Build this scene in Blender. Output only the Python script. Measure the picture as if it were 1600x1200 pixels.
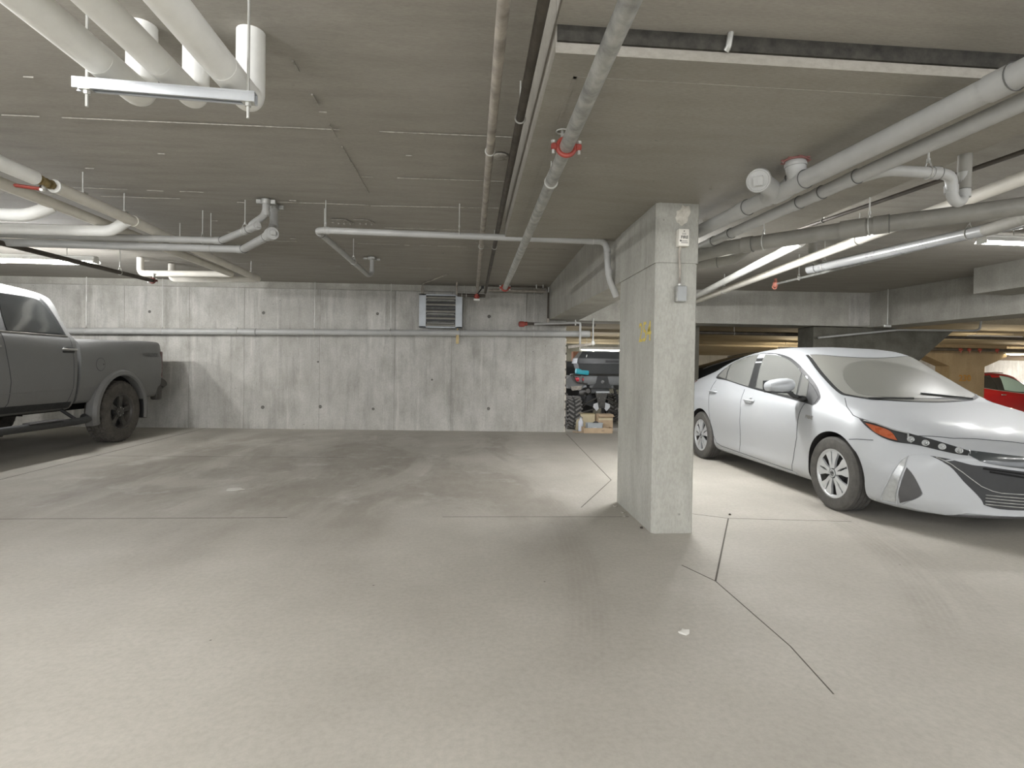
import bpy, bmesh, math, random
from mathutils import Vector, Matrix
from mathutils.bvhtree import BVHTree
random.seed(7)
PI = math.pi
SC = bpy.context.scene
COL = SC.collection
for o in list(bpy.data.objects): bpy.data.objects.remove(o)

# ------------------------------------------------------------ camera, world, exposure
EXPOSURE = 1.08
WORLD = 1.7
cam_d = bpy.data.cameras.new('camera'); cam = bpy.data.objects.new('camera', cam_d); COL.objects.link(cam)
F = 850.0; PSI = math.atan(66 / F); TH = 0.0118; RHO = 0.0150
f0 = Vector((math.sin(PSI), math.cos(PSI), 0)); r0 = Vector((math.cos(PSI), -math.sin(PSI), 0)); u0 = Vector((0, 0, 1))
fw = f0 * math.cos(TH) - u0 * math.sin(TH); up = u0 * math.cos(TH) + f0 * math.sin(TH)
rt = r0 * math.cos(RHO) + up * math.sin(RHO); up = up * math.cos(RHO) - r0 * math.sin(RHO)
M = Matrix((rt, up, -fw)).transposed().to_4x4(); M.translation = (0, 0, 1.19)
cam.matrix_world = M
cam_d.sensor_fit = 'HORIZONTAL'; cam_d.sensor_width = 36; cam_d.lens = 36 * F / 1600
cam_d.shift_y = -15 / 1600; cam_d.clip_start = 0.02; cam_d.clip_end = 200
SC.camera = cam
SC.view_settings.view_transform = 'Standard'; SC.view_settings.look = 'None'
SC.view_settings.exposure = EXPOSURE; SC.view_settings.gamma = 1; SC.view_settings.use_curve_mapping = False
w = bpy.data.worlds.new('world'); SC.world = w; w.use_nodes = True
w.node_tree.nodes['Background'].inputs[0].default_value = (0.78, 0.79, 0.82, 1)
w.node_tree.nodes['Background'].inputs[1].default_value = WORLD

def tube_light(c, L, power, color=(.985, .985, 1.0), n=3, rotz=0):
    """the light of one strip fixture: a row of small soft sources just below its tubes, shining all round"""
    for i in range(n):
        l = bpy.data.lights.new('fixture_light', 'POINT'); l.energy = power / n; l.color = color; l.shadow_soft_size = .06
        o = bpy.data.objects.new('fixture_light', l); o.location = (c[0] + math.cos(rotz) * L * ((i + .5) / n - .5), c[1] + math.sin(rotz) * L * ((i + .5) / n - .5), c[2]); COL.objects.link(o)
tube_light((-6.0, 7.4, 2.44), 2.2, 190)
tube_light((2.2, 5.75, 2.37), 1.15, 150, n=5)
tube_light((-2.5, .9, 2.47), 1.1, 75, n=3)
tube_light((.4, -1.4, 2.52), 2.2, 58)
tube_light((6.4, 5.2, 2.52), 2.2, 42)
tube_light((6.0, 0.4, 2.52), 2.2, 30)
tube_light((-6.5, 1.6, 2.52), 2.2, 50)
tube_light((-3.5, -3.2, 2.52), 2.2, 190)  # added unseen lamp, its floor bounce brightens the ceiling
tube_light((4.5, -3.4, 2.52), 2.2, 70)  # added unseen lamp, second source of bounce fill
WARM = (1, 0.86, 0.64)
tube_light((3.45, 14.0, 1.66), 1.1, 40, (1, 0.97, 0.9), n=2)
tube_light((8.9, 14.0, 1.76), 1.2, 60, WARM, n=2)
tube_light((15.4, 14.0, 1.75), 1.2, 60, WARM, n=2)
tube_light((12.0, 11.6, 1.99), 1.2, 22, WARM, n=2)
tube_light((20.0, 16.6, 1.60), 1.2, 110, (1, .98, .95), n=2)

# ------------------------------------------------------------ mesh builder
def mat_z(d):
    """rotation whose z axis is d"""
    return Vector(d).normalized().to_track_quat('Z', 'Y').to_matrix()
class MB:
    def __init__(s): s.v = []; s.f = []; s.mi = []; s.cm = 0
    def add(s, vs, fs, m=None):
        n = len(s.v); s.v += [Vector(v) for v in vs]
        for f in fs: s.f.append([i + n for i in f]); s.mi.append(s.cm if m is None else m)
        return s
    def box(s, c, d, rot=None, m=None):
        x, y, z = d[0] / 2, d[1] / 2, d[2] / 2; c = Vector(c)
        vs = [Vector((a, b, e)) for e in (-z, z) for a, b in ((-x, -y), (x, -y), (x, y), (-x, y))]
        if rot is not None: vs = [rot @ v for v in vs]
        return s.add([v + c for v in vs], [(0, 3, 2, 1), (4, 5, 6, 7), (0, 1, 5, 4), (1, 2, 6, 5), (2, 3, 7, 6), (3, 0, 4, 7)], m)
    def box2(s, a, b, m=None):
        return s.box([(a[i] + b[i]) / 2 for i in range(3)], [abs(b[i] - a[i]) for i in range(3)], None, m)
    def rbox(s, c, d, bev=.01, seg=2, rot=None, m=None):
        bm = bmesh.new(); bmesh.ops.create_cube(bm, size=1)
        for v in bm.verts: v.co = Vector((v.co.x * d[0], v.co.y * d[1], v.co.z * d[2]))
        bmesh.ops.bevel(bm, geom=bm.edges[:], offset=bev, segments=seg, profile=.5, affect='EDGES')
        c = Vector(c)
        vs = [(rot @ v.co if rot is not None else v.co) + c for v in bm.verts]
        bm.verts.index_update(); fs = [[v.index for v in f.verts] for f in bm.faces]; bm.free()
        return s.add(vs, fs, m)
    def ring(s, c, rot, r, seg, z=0): 
        return [Vector(c) + rot @ Vector((r * math.cos(2 * PI * i / seg), r * math.sin(2 * PI * i / seg), z)) for i in range(seg)]
    def loft(s, rings, cap=True, closed=True, m=None):
        n = len(rings[0]); vs = [p for r in rings for p in r]; fs = []
        for a in range(len(rings) - 1):
            for i in range(n if closed else n - 1):
                j = (i + 1) % n; fs.append((a * n + i, a * n + j, (a + 1) * n + j, (a + 1) * n + i))
        if cap: fs.append(tuple(reversed(range(n)))); fs.append(tuple((len(rings) - 1) * n + i for i in range(n)))
        return s.add(vs, fs, m)
    def cyl(s, p0, p1, r, r1=None, seg=16, cap=True, m=None):
        p0, p1 = Vector(p0), Vector(p1); R = mat_z(p1 - p0); r1 = r if r1 is None else r1
        return s.loft([s.ring(p0, R, r, seg), s.ring(p1, R, r1, seg)], cap, True, m)
    def lathe(s, c, axis, prof, seg=32, cap=False, m=None):
        """prof: (radius, height along axis)"""
        R = mat_z(axis) if not isinstance(axis, Matrix) else axis
        return s.loft([s.ring(c, R, r, seg, z) for r, z in prof], cap, True, m)
    def tube(s, pts, r, bend=.0, seg=12, cap=True, nb=6, m=None):
        P = [Vector(p) for p in pts]; Q = [P[0]]
        for i in range(1, len(P) - 1):
            a, b, c = P[i - 1], P[i], P[i + 1]; d0 = (a - b); d1 = (c - b); k = min(bend, d0.length * .49, d1.length * .49)
            if k < 1e-5 or d0.angle(d1) > 3.1: Q.append(b); continue
            s0 = b + d0.normalized() * k; s1 = b + d1.normalized() * k
            for t in range(nb + 1):
                t /= nb; Q.append(s0 * (1 - t) ** 2 + b * 2 * t * (1 - t) + s1 * t * t)
        Q.append(P[-1]); rings = []; prev = None
        for i, q in enumerate(Q):
            t = (Q[min(i + 1, len(Q) - 1)] - Q[max(i - 1, 0)]).normalized()
            if prev is None:
                R = mat_z(t)
            else:
                R = prev.copy(); z = R.col[2]; qd = Vector(z).rotation_difference(t); R = qd.to_matrix() @ R
            prev = R; rr = r[i] if isinstance(r, (list, tuple)) else r
            rings.append(s.ring(q, R, rr, seg))
        return s.loft(rings, cap, True, m)
    def torus(s, c, axis, R0, r, seg=24, rs=8, m=None):
        R = mat_z(axis); rings = []
        for i in range(seg):
            a = 2 * PI * i / seg; d = R @ Vector((math.cos(a), math.sin(a), 0)); z = R @ Vector((0, 0, 1))
            rings.append([Vector(c) + d * (R0 + r * math.cos(2 * PI * j / rs)) + z * (r * math.sin(2 * PI * j / rs)) for j in range(rs)])
        rings.append(rings[0]); return s.loft(rings, False, True, m)
    def prism(s, pts, off, m=None):
        """pts: 3D polygon, extruded by vector off"""
        n = len(pts); P = [Vector(p) for p in pts]; o = Vector(off)
        return s.add(P + [p + o for p in P], [tuple(range(n)), tuple(reversed(range(n, 2 * n)))] + [(i, i + n, (i + 1) % n + n, (i + 1) % n) for i in range(n)], m)
    def sphere(s, c, r, seg=12, rings=8, sc=(1, 1, 1), m=None):
        c = Vector(c); rs = []
        for i in range(1, rings):
            a = PI * i / rings
            rs.append([c + Vector((sc[0] * r * math.sin(a) * math.cos(2 * PI * j / seg), sc[1] * r * math.sin(a) * math.sin(2 * PI * j / seg), sc[2] * r * math.cos(a))) for j in range(seg)])
        return s.loft(rs, True, True, m)
    def mesh(s, name, mats, sharp=35, recalc=True):
        me = bpy.data.meshes.new(name); me.from_pydata([tuple(v) for v in s.v], [], s.f)
        for mt in (mats if isinstance(mats, (list, tuple)) else [mats]): me.materials.append(mt)
        if any(s.mi):
            me.polygons.foreach_set('material_index', s.mi)
        if recalc:
            bm = bmesh.new(); bm.from_mesh(me); bmesh.ops.recalc_face_normals(bm, faces=bm.faces)
            if bm.calc_volume(signed=True) < 0: bmesh.ops.reverse_faces(bm, faces=bm.faces)
            bm.to_mesh(me); bm.free()
        me.polygons.foreach_set('use_smooth', [True] * len(me.polygons)); me.set_sharp_from_angle(angle=math.radians(sharp)); me.update()
        return me

def thing(name, label, cat, loc=(0, 0, 0), rotz=0, group=None):
    o = bpy.data.objects.new(name, None); COL.objects.link(o); o.empty_display_size = .1
    o.location = loc; o.rotation_euler = (0, 0, rotz); o['label'] = label; o['category'] = cat
    if group: o['group'] = group
    return o
def part(name, mb, mats, parent=None, world=False, label=None, sharp=35, recalc=True):
    """world=True: the mesh was written in world coordinates, parent is an unrotated empty"""
    if isinstance(mb, MB):
        if world and parent is not None:
            r = parent
            while r.parent: r = r.parent
            L = Vector(r.location)
            for i in range(len(mb.v)): mb.v[i] = mb.v[i] - L
        me = mb.mesh(name, mats, sharp, recalc)
    else: me = mb
    o = bpy.data.objects.new(name, me); COL.objects.link(o)
    if parent is not None: o.parent = parent
    if label: o['label'] = label
    return o
def struct(name, mb, mats, sharp=30):
    o = part(name, mb, mats, None, sharp=sharp); o['kind'] = 'structure'; return o
def single(name, label, cat, mb, mats, loc=None, group=None):
    """a thing that is one mesh, written in world coordinates"""
    c = Vector(loc) if loc else Vector((sum(v.x for v in mb.v) / len(mb.v), sum(v.y for v in mb.v) / len(mb.v), min(v.z for v in mb.v)))
    mb.v = [v - c for v in mb.v]
    o = part(name, mb, mats); o.location = c; o['label'] = label; o['category'] = cat
    if group: o['group'] = group
    return o

# ------------------------------------------------------------ materials
def srgb(r, g, b):
    return tuple((c / 12.92 if c <= .04045 else ((c + .055) / 1.055) ** 2.4) for c in (r / 255, g / 255, b / 255)) + (1,)
class NT:
    def __init__(s, name):
        s.m = bpy.data.materials.new(name); s.m.use_nodes = True; s.t = s.m.node_tree; s.b = s.t.nodes['Principled BSDF']
        s.pos = s.t.nodes.new('ShaderNodeNewGeometry').outputs['Position']
    def n(s, typ, **k):
        nd = s.t.nodes.new(typ)
        for a, b in k.items(): setattr(nd, a, b)
        return nd
    def link(s, a, b): s.t.links.new(a, b)
    def coord(s, scale=(1, 1, 1), obj=False, loc=(0, 0, 0)):
        mp = s.n('ShaderNodeMapping'); mp.inputs['Scale'].default_value = scale; mp.inputs['Location'].default_value = loc
        s.link(s.n('ShaderNodeTexCoord').outputs['Object'] if obj else s.pos, mp.inputs[0]); return mp.outputs[0]
    def noise(s, scale, detail=4, rough=.55, vec=None, dist=0):
        nd = s.n('ShaderNodeTexNoise'); nd.inputs['Scale'].default_value = scale; nd.inputs['Detail'].default_value = detail
        nd.inputs['Roughness'].default_value = rough; nd.inputs['Distortion'].default_value = dist
        s.link(vec if vec is not None else s.pos, nd.inputs['Vector']); return nd.outputs['Fac']
    def voro(s, scale, vec=None, feature='F1'):
        nd = s.n('ShaderNodeTexVoronoi', feature=feature); nd.inputs['Scale'].default_value = scale
        s.link(vec if vec is not None else s.pos, nd.inputs['Vector']); return nd.outputs['Distance']
    def ramp(s, fac, stops):
        r = s.n('ShaderNodeValToRGB'); e = r.color_ramp.elements
        while len(e) < len(stops): e.new(.5)
        for i, (p, c) in enumerate(stops):
            e[i].position = p; e[i].color = (c, c, c, 1) if isinstance(c, (int, float)) else c
        s.link(fac, r.inputs[0]); return r.outputs[0]
    def mix(s, fac, a, b, mode='MIX'):
        m = s.n('ShaderNodeMix', data_type='RGBA', blend_type=mode)
        for k, v in ((0, fac), (6, a), (7, b)):
            if isinstance(v, (int, float, tuple)): m.inputs[k].default_value = v
            else: s.link(v, m.inputs[k])
        return m.outputs[2]
    def math(s, op, a, b=0.0, c=None):
        m = s.n('ShaderNodeMath', operation=op)
        for k, v in enumerate((a, b) if c is None else (a, b, c)):
            if isinstance(v, (int, float)): m.inputs[k].default_value = v
            else: s.link(v, m.inputs[k])
        return m.outputs[0]
    def bump(s, h, strength=.3, dist=.01):
        b = s.n('ShaderNodeBump'); b.inputs['Strength'].default_value = strength; b.inputs['Distance'].default_value = dist
        s.link(h, b.inputs['Height']); s.link(b.outputs[0], s.b.inputs['Normal'])
    def set(s, **k):
        for a, v in k.items():
            i = s.b.inputs[a.replace('_', ' ')]
            if isinstance(v, (int, float, tuple)): i.default_value = v
            else: s.link(v, i)
        return s
def plain(name, col, rough=.5, metal=0.0, var=.06, nscale=6, coat=0.0, bump=0, spec=.5):
    t = NT(name); c = srgb(*col); d = tuple(x * (1 - var * 2) for x in c[:3]) + (1,); e = tuple(min(1, x * (1 + var)) for x in c[:3]) + (1,)
    n = t.noise(nscale, 5, .6, t.coord(obj=True))
    t.set(Base_Color=t.ramp(n, [(.3, d), (.7, e)]), Metallic=metal, Coat_Weight=coat, Specular_IOR_Level=spec)
    t.set(Roughness=t.ramp(t.noise(nscale * 3, 3, .5, t.coord(obj=True)), [(.3, max(0, rough - .05)), (.7, min(1, rough + .07))]))
    if bump: t.bump(t.noise(nscale * 12, 4, .6, t.coord(obj=True)), bump, .002)
    return t.m
def emit(name, col, s):
    t = NT(name); t.set(Base_Color=(.9, .9, .9, 1), Emission_Color=srgb(*col), Emission_Strength=s)
    # tubes are slightly dimmer at their ends
    return t.m

def concrete(name, base, dark, light, grain=(1, 1, 1), streak=0.0, pits=.25, blot=1.0):
    t = NT(name)
    g = t.noise(3.2, 7, .62, t.coord(grain)); big = t.noise(.55 * blot, 4, .55); fine = t.noise(60, 3, .6, t.coord(grain))
    c = t.ramp(g, [(.28, srgb(*dark)), (.5, srgb(*base)), (.74, srgb(*light))])
    c = t.mix(t.ramp(big, [(.35, .0), (.7, .55)]), c, srgb(*dark))
    c = t.mix(t.ramp(fine, [(.35, .22), (.6, 0.0)]), c, srgb(*[x * .72 for x in dark]))
    if streak:
        st = t.noise(2.4, 6, .7, t.coord((3.2, 3.2, .32))); c = t.mix(t.ramp(st, [(.50, .0), (.72, streak)]), c, srgb(*[x * .8 for x in dark]))
        st2 = t.noise(1.7, 6, .7, t.coord((5, 5, .25), loc=(7, 3, 1))); c = t.mix(t.ramp(st2, [(.56, 0.0), (.75, streak * .9)]), c, srgb(*[min(255, x * 1.13) for x in light]))
    v = t.voro(7, t.coord((1, 1, 1))); thin = t.noise(1.9, 2, .5)
    pit = t.math('MULTIPLY', t.ramp(v, [(.035, 1.0), (.075, 0.0)]), t.ramp(thin, [(.5, 0.0), (.6, pits)]))
    c = t.mix(pit, c, srgb(*[x * .55 for x in dark]))
    t.set(Base_Color=c, Roughness=.88, Specular_IOR_Level=.25)
    h = t.math('ADD', t.math('MULTIPLY', g, .5), t.math('MULTIPLY', t.noise(90, 4, .6, t.coord(grain)), .25)); h = t.math('SUBTRACT', h, t.math('MULTIPLY', pit, .8))
    t.bump(h, .35, .006); return t.m
M_WALL = concrete('wall_concrete', (184, 182, 175), (158, 156, 148), (203, 201, 195), (1, 1, .6), .5, .8)
M_CEIL = concrete('ceiling_concrete', (162, 158, 149), (150, 146, 137), (172, 168, 159), (.6, 3.2, 1), 0, .2, .8)
M_PANEL = concrete('panel_concrete', (154, 150, 140), (144, 140, 130), (163, 159, 149), (.6, 2.4, 1), 0, .2, .8)
M_BEAM = concrete('beam_concrete', (168, 166, 157), (150, 148, 139), (184, 182, 174), (1, 1, .9), .25, .4)
M_COLUMN = concrete('column_concrete', (170, 169, 160), (152, 151, 142), (186, 185, 177), (1.2, 1.2, .5), .22, .5)
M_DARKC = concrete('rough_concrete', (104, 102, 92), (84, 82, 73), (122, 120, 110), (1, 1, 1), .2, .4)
M_TAN = concrete('tan_concrete', (168, 157, 134), (146, 134, 112), (184, 173, 150), (.4, 3, 1), 0, .2)
M_SPALL = concrete('spalled_concrete', (208, 204, 192), (168, 163, 150), (226, 223, 214), (6, 6, 6), 0, .8)

def floor_mat():
    t = NT('floor_concrete')
    sep = t.n('ShaderNodeSeparateXYZ'); t.link(t.pos, sep.inputs[0]); X, Y = sep.outputs[0], sep.outputs[1]
    base = t.ramp(t.noise(1.1, 6, .6), [(.3, srgb(166, 162, 152)), (.55, srgb(177, 173, 163)), (.75, srgb(186, 182, 173))])
    fine = t.noise(38, 6, .7); c = t.mix(t.ramp(fine, [(.3, .28), (.6, 0.0)]), base, srgb(128, 124, 114))
    # damp and dirt where cars drive in and stand: bands along Y in the bay at the wall
    st = t.noise(1.0, 7, .66, t.coord((1.15, .42, 1), loc=(3.1, 0, 0)), .6)
    def band(v, a, b, s):   # smooth 0-1-0 window
        up_ = t.n('ShaderNodeMapRange', interpolation_type='SMOOTHSTEP'); t.link(v, up_.inputs[0]); up_.inputs[1].default_value = a - s; up_.inputs[2].default_value = a + s
        dn = t.n('ShaderNodeMapRange', interpolation_type='SMOOTHSTEP'); t.link(v, dn.inputs[0]); dn.inputs[1].default_value = b - s; dn.inputs[2].default_value = b + s
        return t.math('MULTIPLY', up_.outputs[0], t.math('SUBTRACT', 1.0, dn.outputs[0]))
    yb = band(Y, 4.3, 9.7, .9); xb = band(X, -4.6, 1.0, .7)
    patch = t.math('MULTIPLY', t.math('MULTIPLY', yb, xb), t.ramp(st, [(.45, 0.0), (.54, .55)]))
    edge = t.math('MULTIPLY', patch, t.ramp(t.noise(9, 6, .7, t.coord((1, .5, 1))), [(.35, .55), (.65, 1.0)]))
    c = t.mix(edge, c, srgb(132, 126, 115))
    for x0, wd, a in ((-3.55, .28, .3), (-1.9, .3, .3), (-.85, .26, .28), (.55, .3, .22)):   # wheel tracks into the bays
        tr = t.math('MULTIPLY', band(X, x0 - wd, x0 + wd, .14), band(Y, 3.2, 9.4, 1.2))
        tr = t.math('MULTIPLY', tr, t.ramp(t.noise(2.4, 6, .65, t.coord((1, .4, 1))), [(.36, 0.0), (.62, a)])); c = t.mix(tr, c, srgb(118, 111, 101))
    eff = t.math('MULTIPLY', t.math('MULTIPLY', yb, xb), t.ramp(t.noise(2.6, 7, .7, t.coord((.8, .8, 1), loc=(9, 4, 0))), [(.56, 0.0), (.66, .4)]))
    c = t.mix(eff, c, srgb(196, 194, 188))
    # curved tyre marks: arcs about fixed centres
    def arc(cx, cy, r, wd, a, x0, x1, y0, y1):
        dx = t.math('SUBTRACT', X, cx); dy = t.math('SUBTRACT', Y, cy)
        d = t.math('SQRT', t.math('ADD', t.math('MULTIPLY', dx, dx), t.math('MULTIPLY', dy, dy)))
        e = band(d, r - wd / 2, r + wd / 2, .02)
        ribs = t.math('ABSOLUTE', t.math('SINE', t.math('MULTIPLY', d, 95.0)))
        e = t.math('MULTIPLY', e, t.math('ADD', .45, t.math('MULTIPLY', ribs, .55)))
        e = t.math('MULTIPLY', e, t.math('MULTIPLY', band(X, x0, x1, .15), band(Y, y0, y1, .3)))
        return t.math('MULTIPLY', e, t.ramp(t.noise(4, 5, .6), [(.35, a * .25), (.6, a * .7)]))
    c = t.mix(arc(-1.9, 5.2, 5.0, .18, .42, 1.8, 3.6, 2.3, 4.9), c, srgb(134, 128, 119))
    c = t.mix(arc(-.9, 4.6, 4.05, .15, .35, 2.3, 3.6, 2.4, 4.3), c, srgb(134, 128, 119))
    c = t.mix(arc(-7.0, 4.2, 7.75, .2, .30, .4, 1.4, 2.2, 8.5), c, srgb(132, 125, 116))
    # tiny dark specks
    sp = t.math('MULTIPLY', t.ramp(t.voro(3.1), [(.012, 1.0), (.022, 0.0)]), .8); c = t.mix(sp, c, srgb(70, 66, 60))
    t.set(Base_Color=c, Roughness=t.ramp(t.noise(1.6, 5, .6), [(.3, .62), (.7, .78)]), Specular_IOR_Level=.35)
    t.bump(t.math('ADD', t.math('MULTIPLY', t.noise(5, 5, .6), .6), t.math('MULTIPLY', t.noise(70, 4, .6), .2)), .07, .006)
    return t.m
M_FLOOR = floor_mat()
M_JOINT = plain('joint_dark', (88, 84, 76), .9)
M_FIN = plain('grout_fin', (158, 154, 144), .9, var=.2, nscale=30)
M_GROOVE = plain('form_line', (148, 146, 138), .9, var=.12)
M_HOLE = plain('tie_hole_grey', (112, 110, 104), .95, var=.3, nscale=30)
M_PVC = plain('grey_pvc', (172, 172, 168), .42, var=.05)
M_PVCD = plain('dark_grey_pvc', (136, 134, 126), .5, var=.08)
M_PVCB = plain('pvc_collar_line', (84, 84, 80), .5)
M_WHITE = plain('white_pipe_jacket', (238, 238, 233), .5, var=.04)
M_WHITED = plain('offwhite_pipe_jacket', (224, 220, 209), .6, var=.05)
M_GALV = plain('galvanised_steel', (176, 176, 170), .48, metal=.55, var=.22, nscale=14)
M_GALVP = plain('painted_steel_pipe', (164, 157, 146), .55, metal=.15, var=.25, nscale=9)
M_STEELD = plain('dark_steel_pipe', (84, 78, 70), .55, metal=.3, var=.2)
M_STRUT = plain('bright_zinc_strut', (198, 201, 203), .4, metal=.35, var=.05)
M_ROD = plain('zinc_rod', (196, 196, 190), .4, metal=.5)
M_RED = plain('red_fitting', (150, 62, 50), .5, var=.2)
M_COPPER = plain('brass_valve', (158, 140, 98), .4, metal=.5, var=.25)
M_BLACK = plain('black_plastic', (34, 34, 34), .5)
M_DARKIN = plain('dark_void', (16, 16, 16), .9)
M_TUBE = emit('fluorescent_tube', (255, 253, 246), 9)
M_TUBEW = emit('warm_fluorescent_tube', (255, 236, 196), 7)
M_YELLOW = plain('yellow_stencil', (202, 182, 92), .85, var=.2, nscale=60)
M_ORANGE = plain('orange_stencil', (176, 128, 52), .85, var=.2, nscale=60)
M_INK = plain('grey_ink', (92, 90, 86), .7)

def text_mesh(s, size, ext=.001, bold=0.0):
    c = bpy.data.curves.new('txt', 'FONT'); c.body = s; c.size = size; c.extrude = ext; c.align_x = 'CENTER'; c.align_y = 'CENTER'; c.offset = bold; c.resolution_u = 3
    o = bpy.data.objects.new('txt', c); COL.objects.link(o); bpy.context.view_layer.update()
    me = bpy.data.meshes.new_from_object(o.evaluated_get(bpy.context.evaluated_depsgraph_get())); bpy.data.objects.remove(o)
    return me
def text_mb(s, size, M4, ext=.001, bold=0.0):
    me = text_mesh(s, size, ext, bold); mb = MB(); mb.add([M4 @ v.co for v in me.vertices], [tuple(p.vertices) for p in me.polygons]); return mb
def frame4(origin, xdir, ydir):
    x = Vector(xdir).normalized(); y = Vector(ydir).normalized(); z = x.cross(y)
    m = Matrix((x, y, z)).transposed().to_4x4(); m.translation = origin; return m

# ============================================================ THE SETTING
ZC = 2.70      # slab soffit
ZP = 2.40      # dropped panel soffit
# floor: level to y=12.4, then ramps down to the lower bay
def fz(y): return 0 if y < 12.2 else (-.45 if y > 15.5 else -.45 * (y - 12.2) / 3.3)
mb = MB()
xs = [-9, 22]
ys = [-5, 12.2, 15.5, 19]
for i in range(3):
    mb.add([(-9, ys[i], fz(ys[i])), (22, ys[i], fz(ys[i])), (22, ys[i + 1], fz(ys[i + 1])), (-9, ys[i + 1], fz(ys[i + 1]))], [(0, 1, 2, 3)])
mb.add([(-9, -5, -.3), (22, -5, -.3), (22, 19, -.8), (-9, 19, -.8)], [(3, 2, 1, 0)])
floor = struct('floor', mb, M_FLOOR)
# sawn control joints and cracks in the floor
def strip(pts, wd, z=.0012):
    m = MB()
    for a, b in zip(pts[:-1], pts[1:]):
        a = Vector((a[0], a[1], z)); b = Vector((b[0], b[1], z)); d = (b - a).normalized(); n = Vector((-d.y, d.x, 0)) * wd / 2
        m.add([a - n, b - n, b + n, a + n, a - n + Vector((0, 0, -.01)), b - n + Vector((0, 0, -.01)), b + n + Vector((0, 0, -.01)), a + n + Vector((0, 0, -.01))],
              [(0, 1, 2, 3), (4, 7, 6, 5), (0, 4, 5, 1), (2, 6, 7, 3)])
    return m
for pts, wd in (([(-4.60, 4.2), (-4.70, 7.2), (-4.83, 10.4)], .010), ([(1.776, 9.82), (1.534, 5.743)], .008), ([(1.534, 5.743), (.97, 4.6)], .007),
                ([(1.308, 3.222), (1.404, 2.968)], .006), ([(1.404, 2.968), (2.101, 4.236)], .010), ([(2.101, 4.236), (3.064, 4.121)], .004), ([(1.66, 4.5), (2.101, 4.236)], .004),
                ([(1.404, 2.968), (1.404, 2.245), (1.36, 1.9)], .005), ([(-4.7, 7.25), (-1.5, 7.16)], .007), ([(-8.8, 4.36), (-1.4, 4.34)], .006), ([(-.2, 4.33), (1.3, 4.30)], .005)):
    part('joint_line', strip(pts, wd), M_JOINT, floor)

# back wall, slightly skewed; opening starts at x=1.79
def wy(x): return 10.19 - .0426 * x
def zceil(x): return 2.74 - .004 * x
mb = MB(); mb.prism([(-9, wy(-9), -.05), (1.79, wy(1.79), -.05), (1.79, wy(1.79), 2.12), (7.9, wy(7.9) + .1, 2.12), (7.9, wy(7.9) + .1, 2.95), (-9, wy(-9), 2.95)], (0, .22, 0))
wall = struct('wall_back', mb, M_WALL)
for x in (-6.3, -5.137, -4.144, -2.773, -1.397, -.344, 1.042):
    m = MB(); m.box2((x - .004, wy(x) - .002, .0), (x + .004, wy(x) + .02, 2.60)); part('form_seam', m, M_GROOVE, wall)
m = MB(); m.prism([(-9, wy(-9) - .004, 2.585), (1.35, wy(1.35) - .004, 2.585), (1.35, wy(1.35) - .004, 2.60), (-9, wy(-9) - .004, 2.60)], (0, .02, 0)); part('form_seam', m, M_GROOVE, wall)
m = MB(); m.prism([(-9, wy(-9) - .006, 2.60), (1.35, wy(1.35) - .006, 2.60), (1.35, wy(1.35) - .006, 2.74), (-9, wy(-9) - .006, 2.74)], (0, .02, 0)); part('top_band', m, M_BEAM, wall)
for x, z in ((-3.80, 2.136), (-1.72, 2.16), (-3.80, .396), (-1.78, .391), (.345, 2.146), (.358, .423), (-5.85, 2.12), (-2.75, .42), (-.9, 2.15), (-2.8, 1.25), (-.7, .95)):
    m = MB(); y = wy(x); s_ = random.uniform(.028, .04) if abs(z - .4) < .05 or z > 2 else .02
    m.lathe((x, y + .01, z), (0, -1, 0), [(s_, .0), (s_ * .95, .0115), (s_ * .6, .0125), (0.001, .0115)], 9); part('tie_hole', m, M_HOLE, wall)
# jamb of the opening, broken edge
m = MB()
for k in range(14):
    z = .05 + k * .15; m.box((1.79 + random.uniform(-.004, .006), wy(1.79) + .01, z), (.02 + random.uniform(0, .012), .03, .11))
o = part('chipped_edge', m, M_SPALL, wall); o['kind'] = 'stuff'

# ceiling slab with plywood form fins
mb = MB(); mb.prism([(-9, -5, ZC), (8.3, -5, ZC), (8.3, 10.15, ZC + .05), (1.8, 10.15, ZC), (-9, 10.6, ZC + .02)], (0, 0, .25))
mb.box2((8.3, -5, ZC), (22, 10.9, ZC + .25))
ceil = struct('ceiling', mb, M_CEIL)
def fin(p0, p1, wd=.006, h=.005, gap=.12, seed=1, z=ZC):
    rnd = random.Random(seed); m = MB(); a = Vector((p0[0], p0[1], z)); b = Vector((p1[0], p1[1], z)); L = (b - a).length; d = (b - a) / L; t = 0
    R = Matrix.Rotation(math.atan2(d.y, d.x), 3, 'Z')
    while t < L:
        l = rnd.uniform(.05, .28)
        if rnd.random() > gap: m.box(a + d * (t + l / 2) + Vector((0, rnd.uniform(-.002, .002), 0)), (l, wd * rnd.uniform(.4, 1.3), h), R)
        t += l
    part('form_fin', m, M_FIN, ceil)
fin((-8, 3.66), (.31, 3.57), .005, .006, .15, 1); fin((-6, 5.30), (-.95, 5.22), .006, .005, .35, 2); fin((-.9, 4.45), (.31, 4.42), .007, .005, .1, 3)
fin((-.9, 2.0), (-.9, 5.05), .009, .007, .3, 4); fin((-.95, 5.24), (.31, 5.16), .006, .006, .1, 5); fin((-.95, 6.05), (.6, 6.03), .005, .005, .4, 6)
fin((-5, 6.9), (1.2, 6.85), .005, .004, .5, 7); fin((-6, 5.05), (-2.2, 5.02), .005, .004, .5, 8); fin((-5, 8.5), (1.2, 8.45), .005, .004, .55, 9)
for k in range(26):
    x, y = random.uniform(-4, .1), random.uniform(2.6, 7.5); m = MB(); m.box((x, y, ZC), (random.uniform(.02, .07), random.uniform(.004, .012), .008)); part('form_fin', m, M_FIN, ceil)
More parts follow.
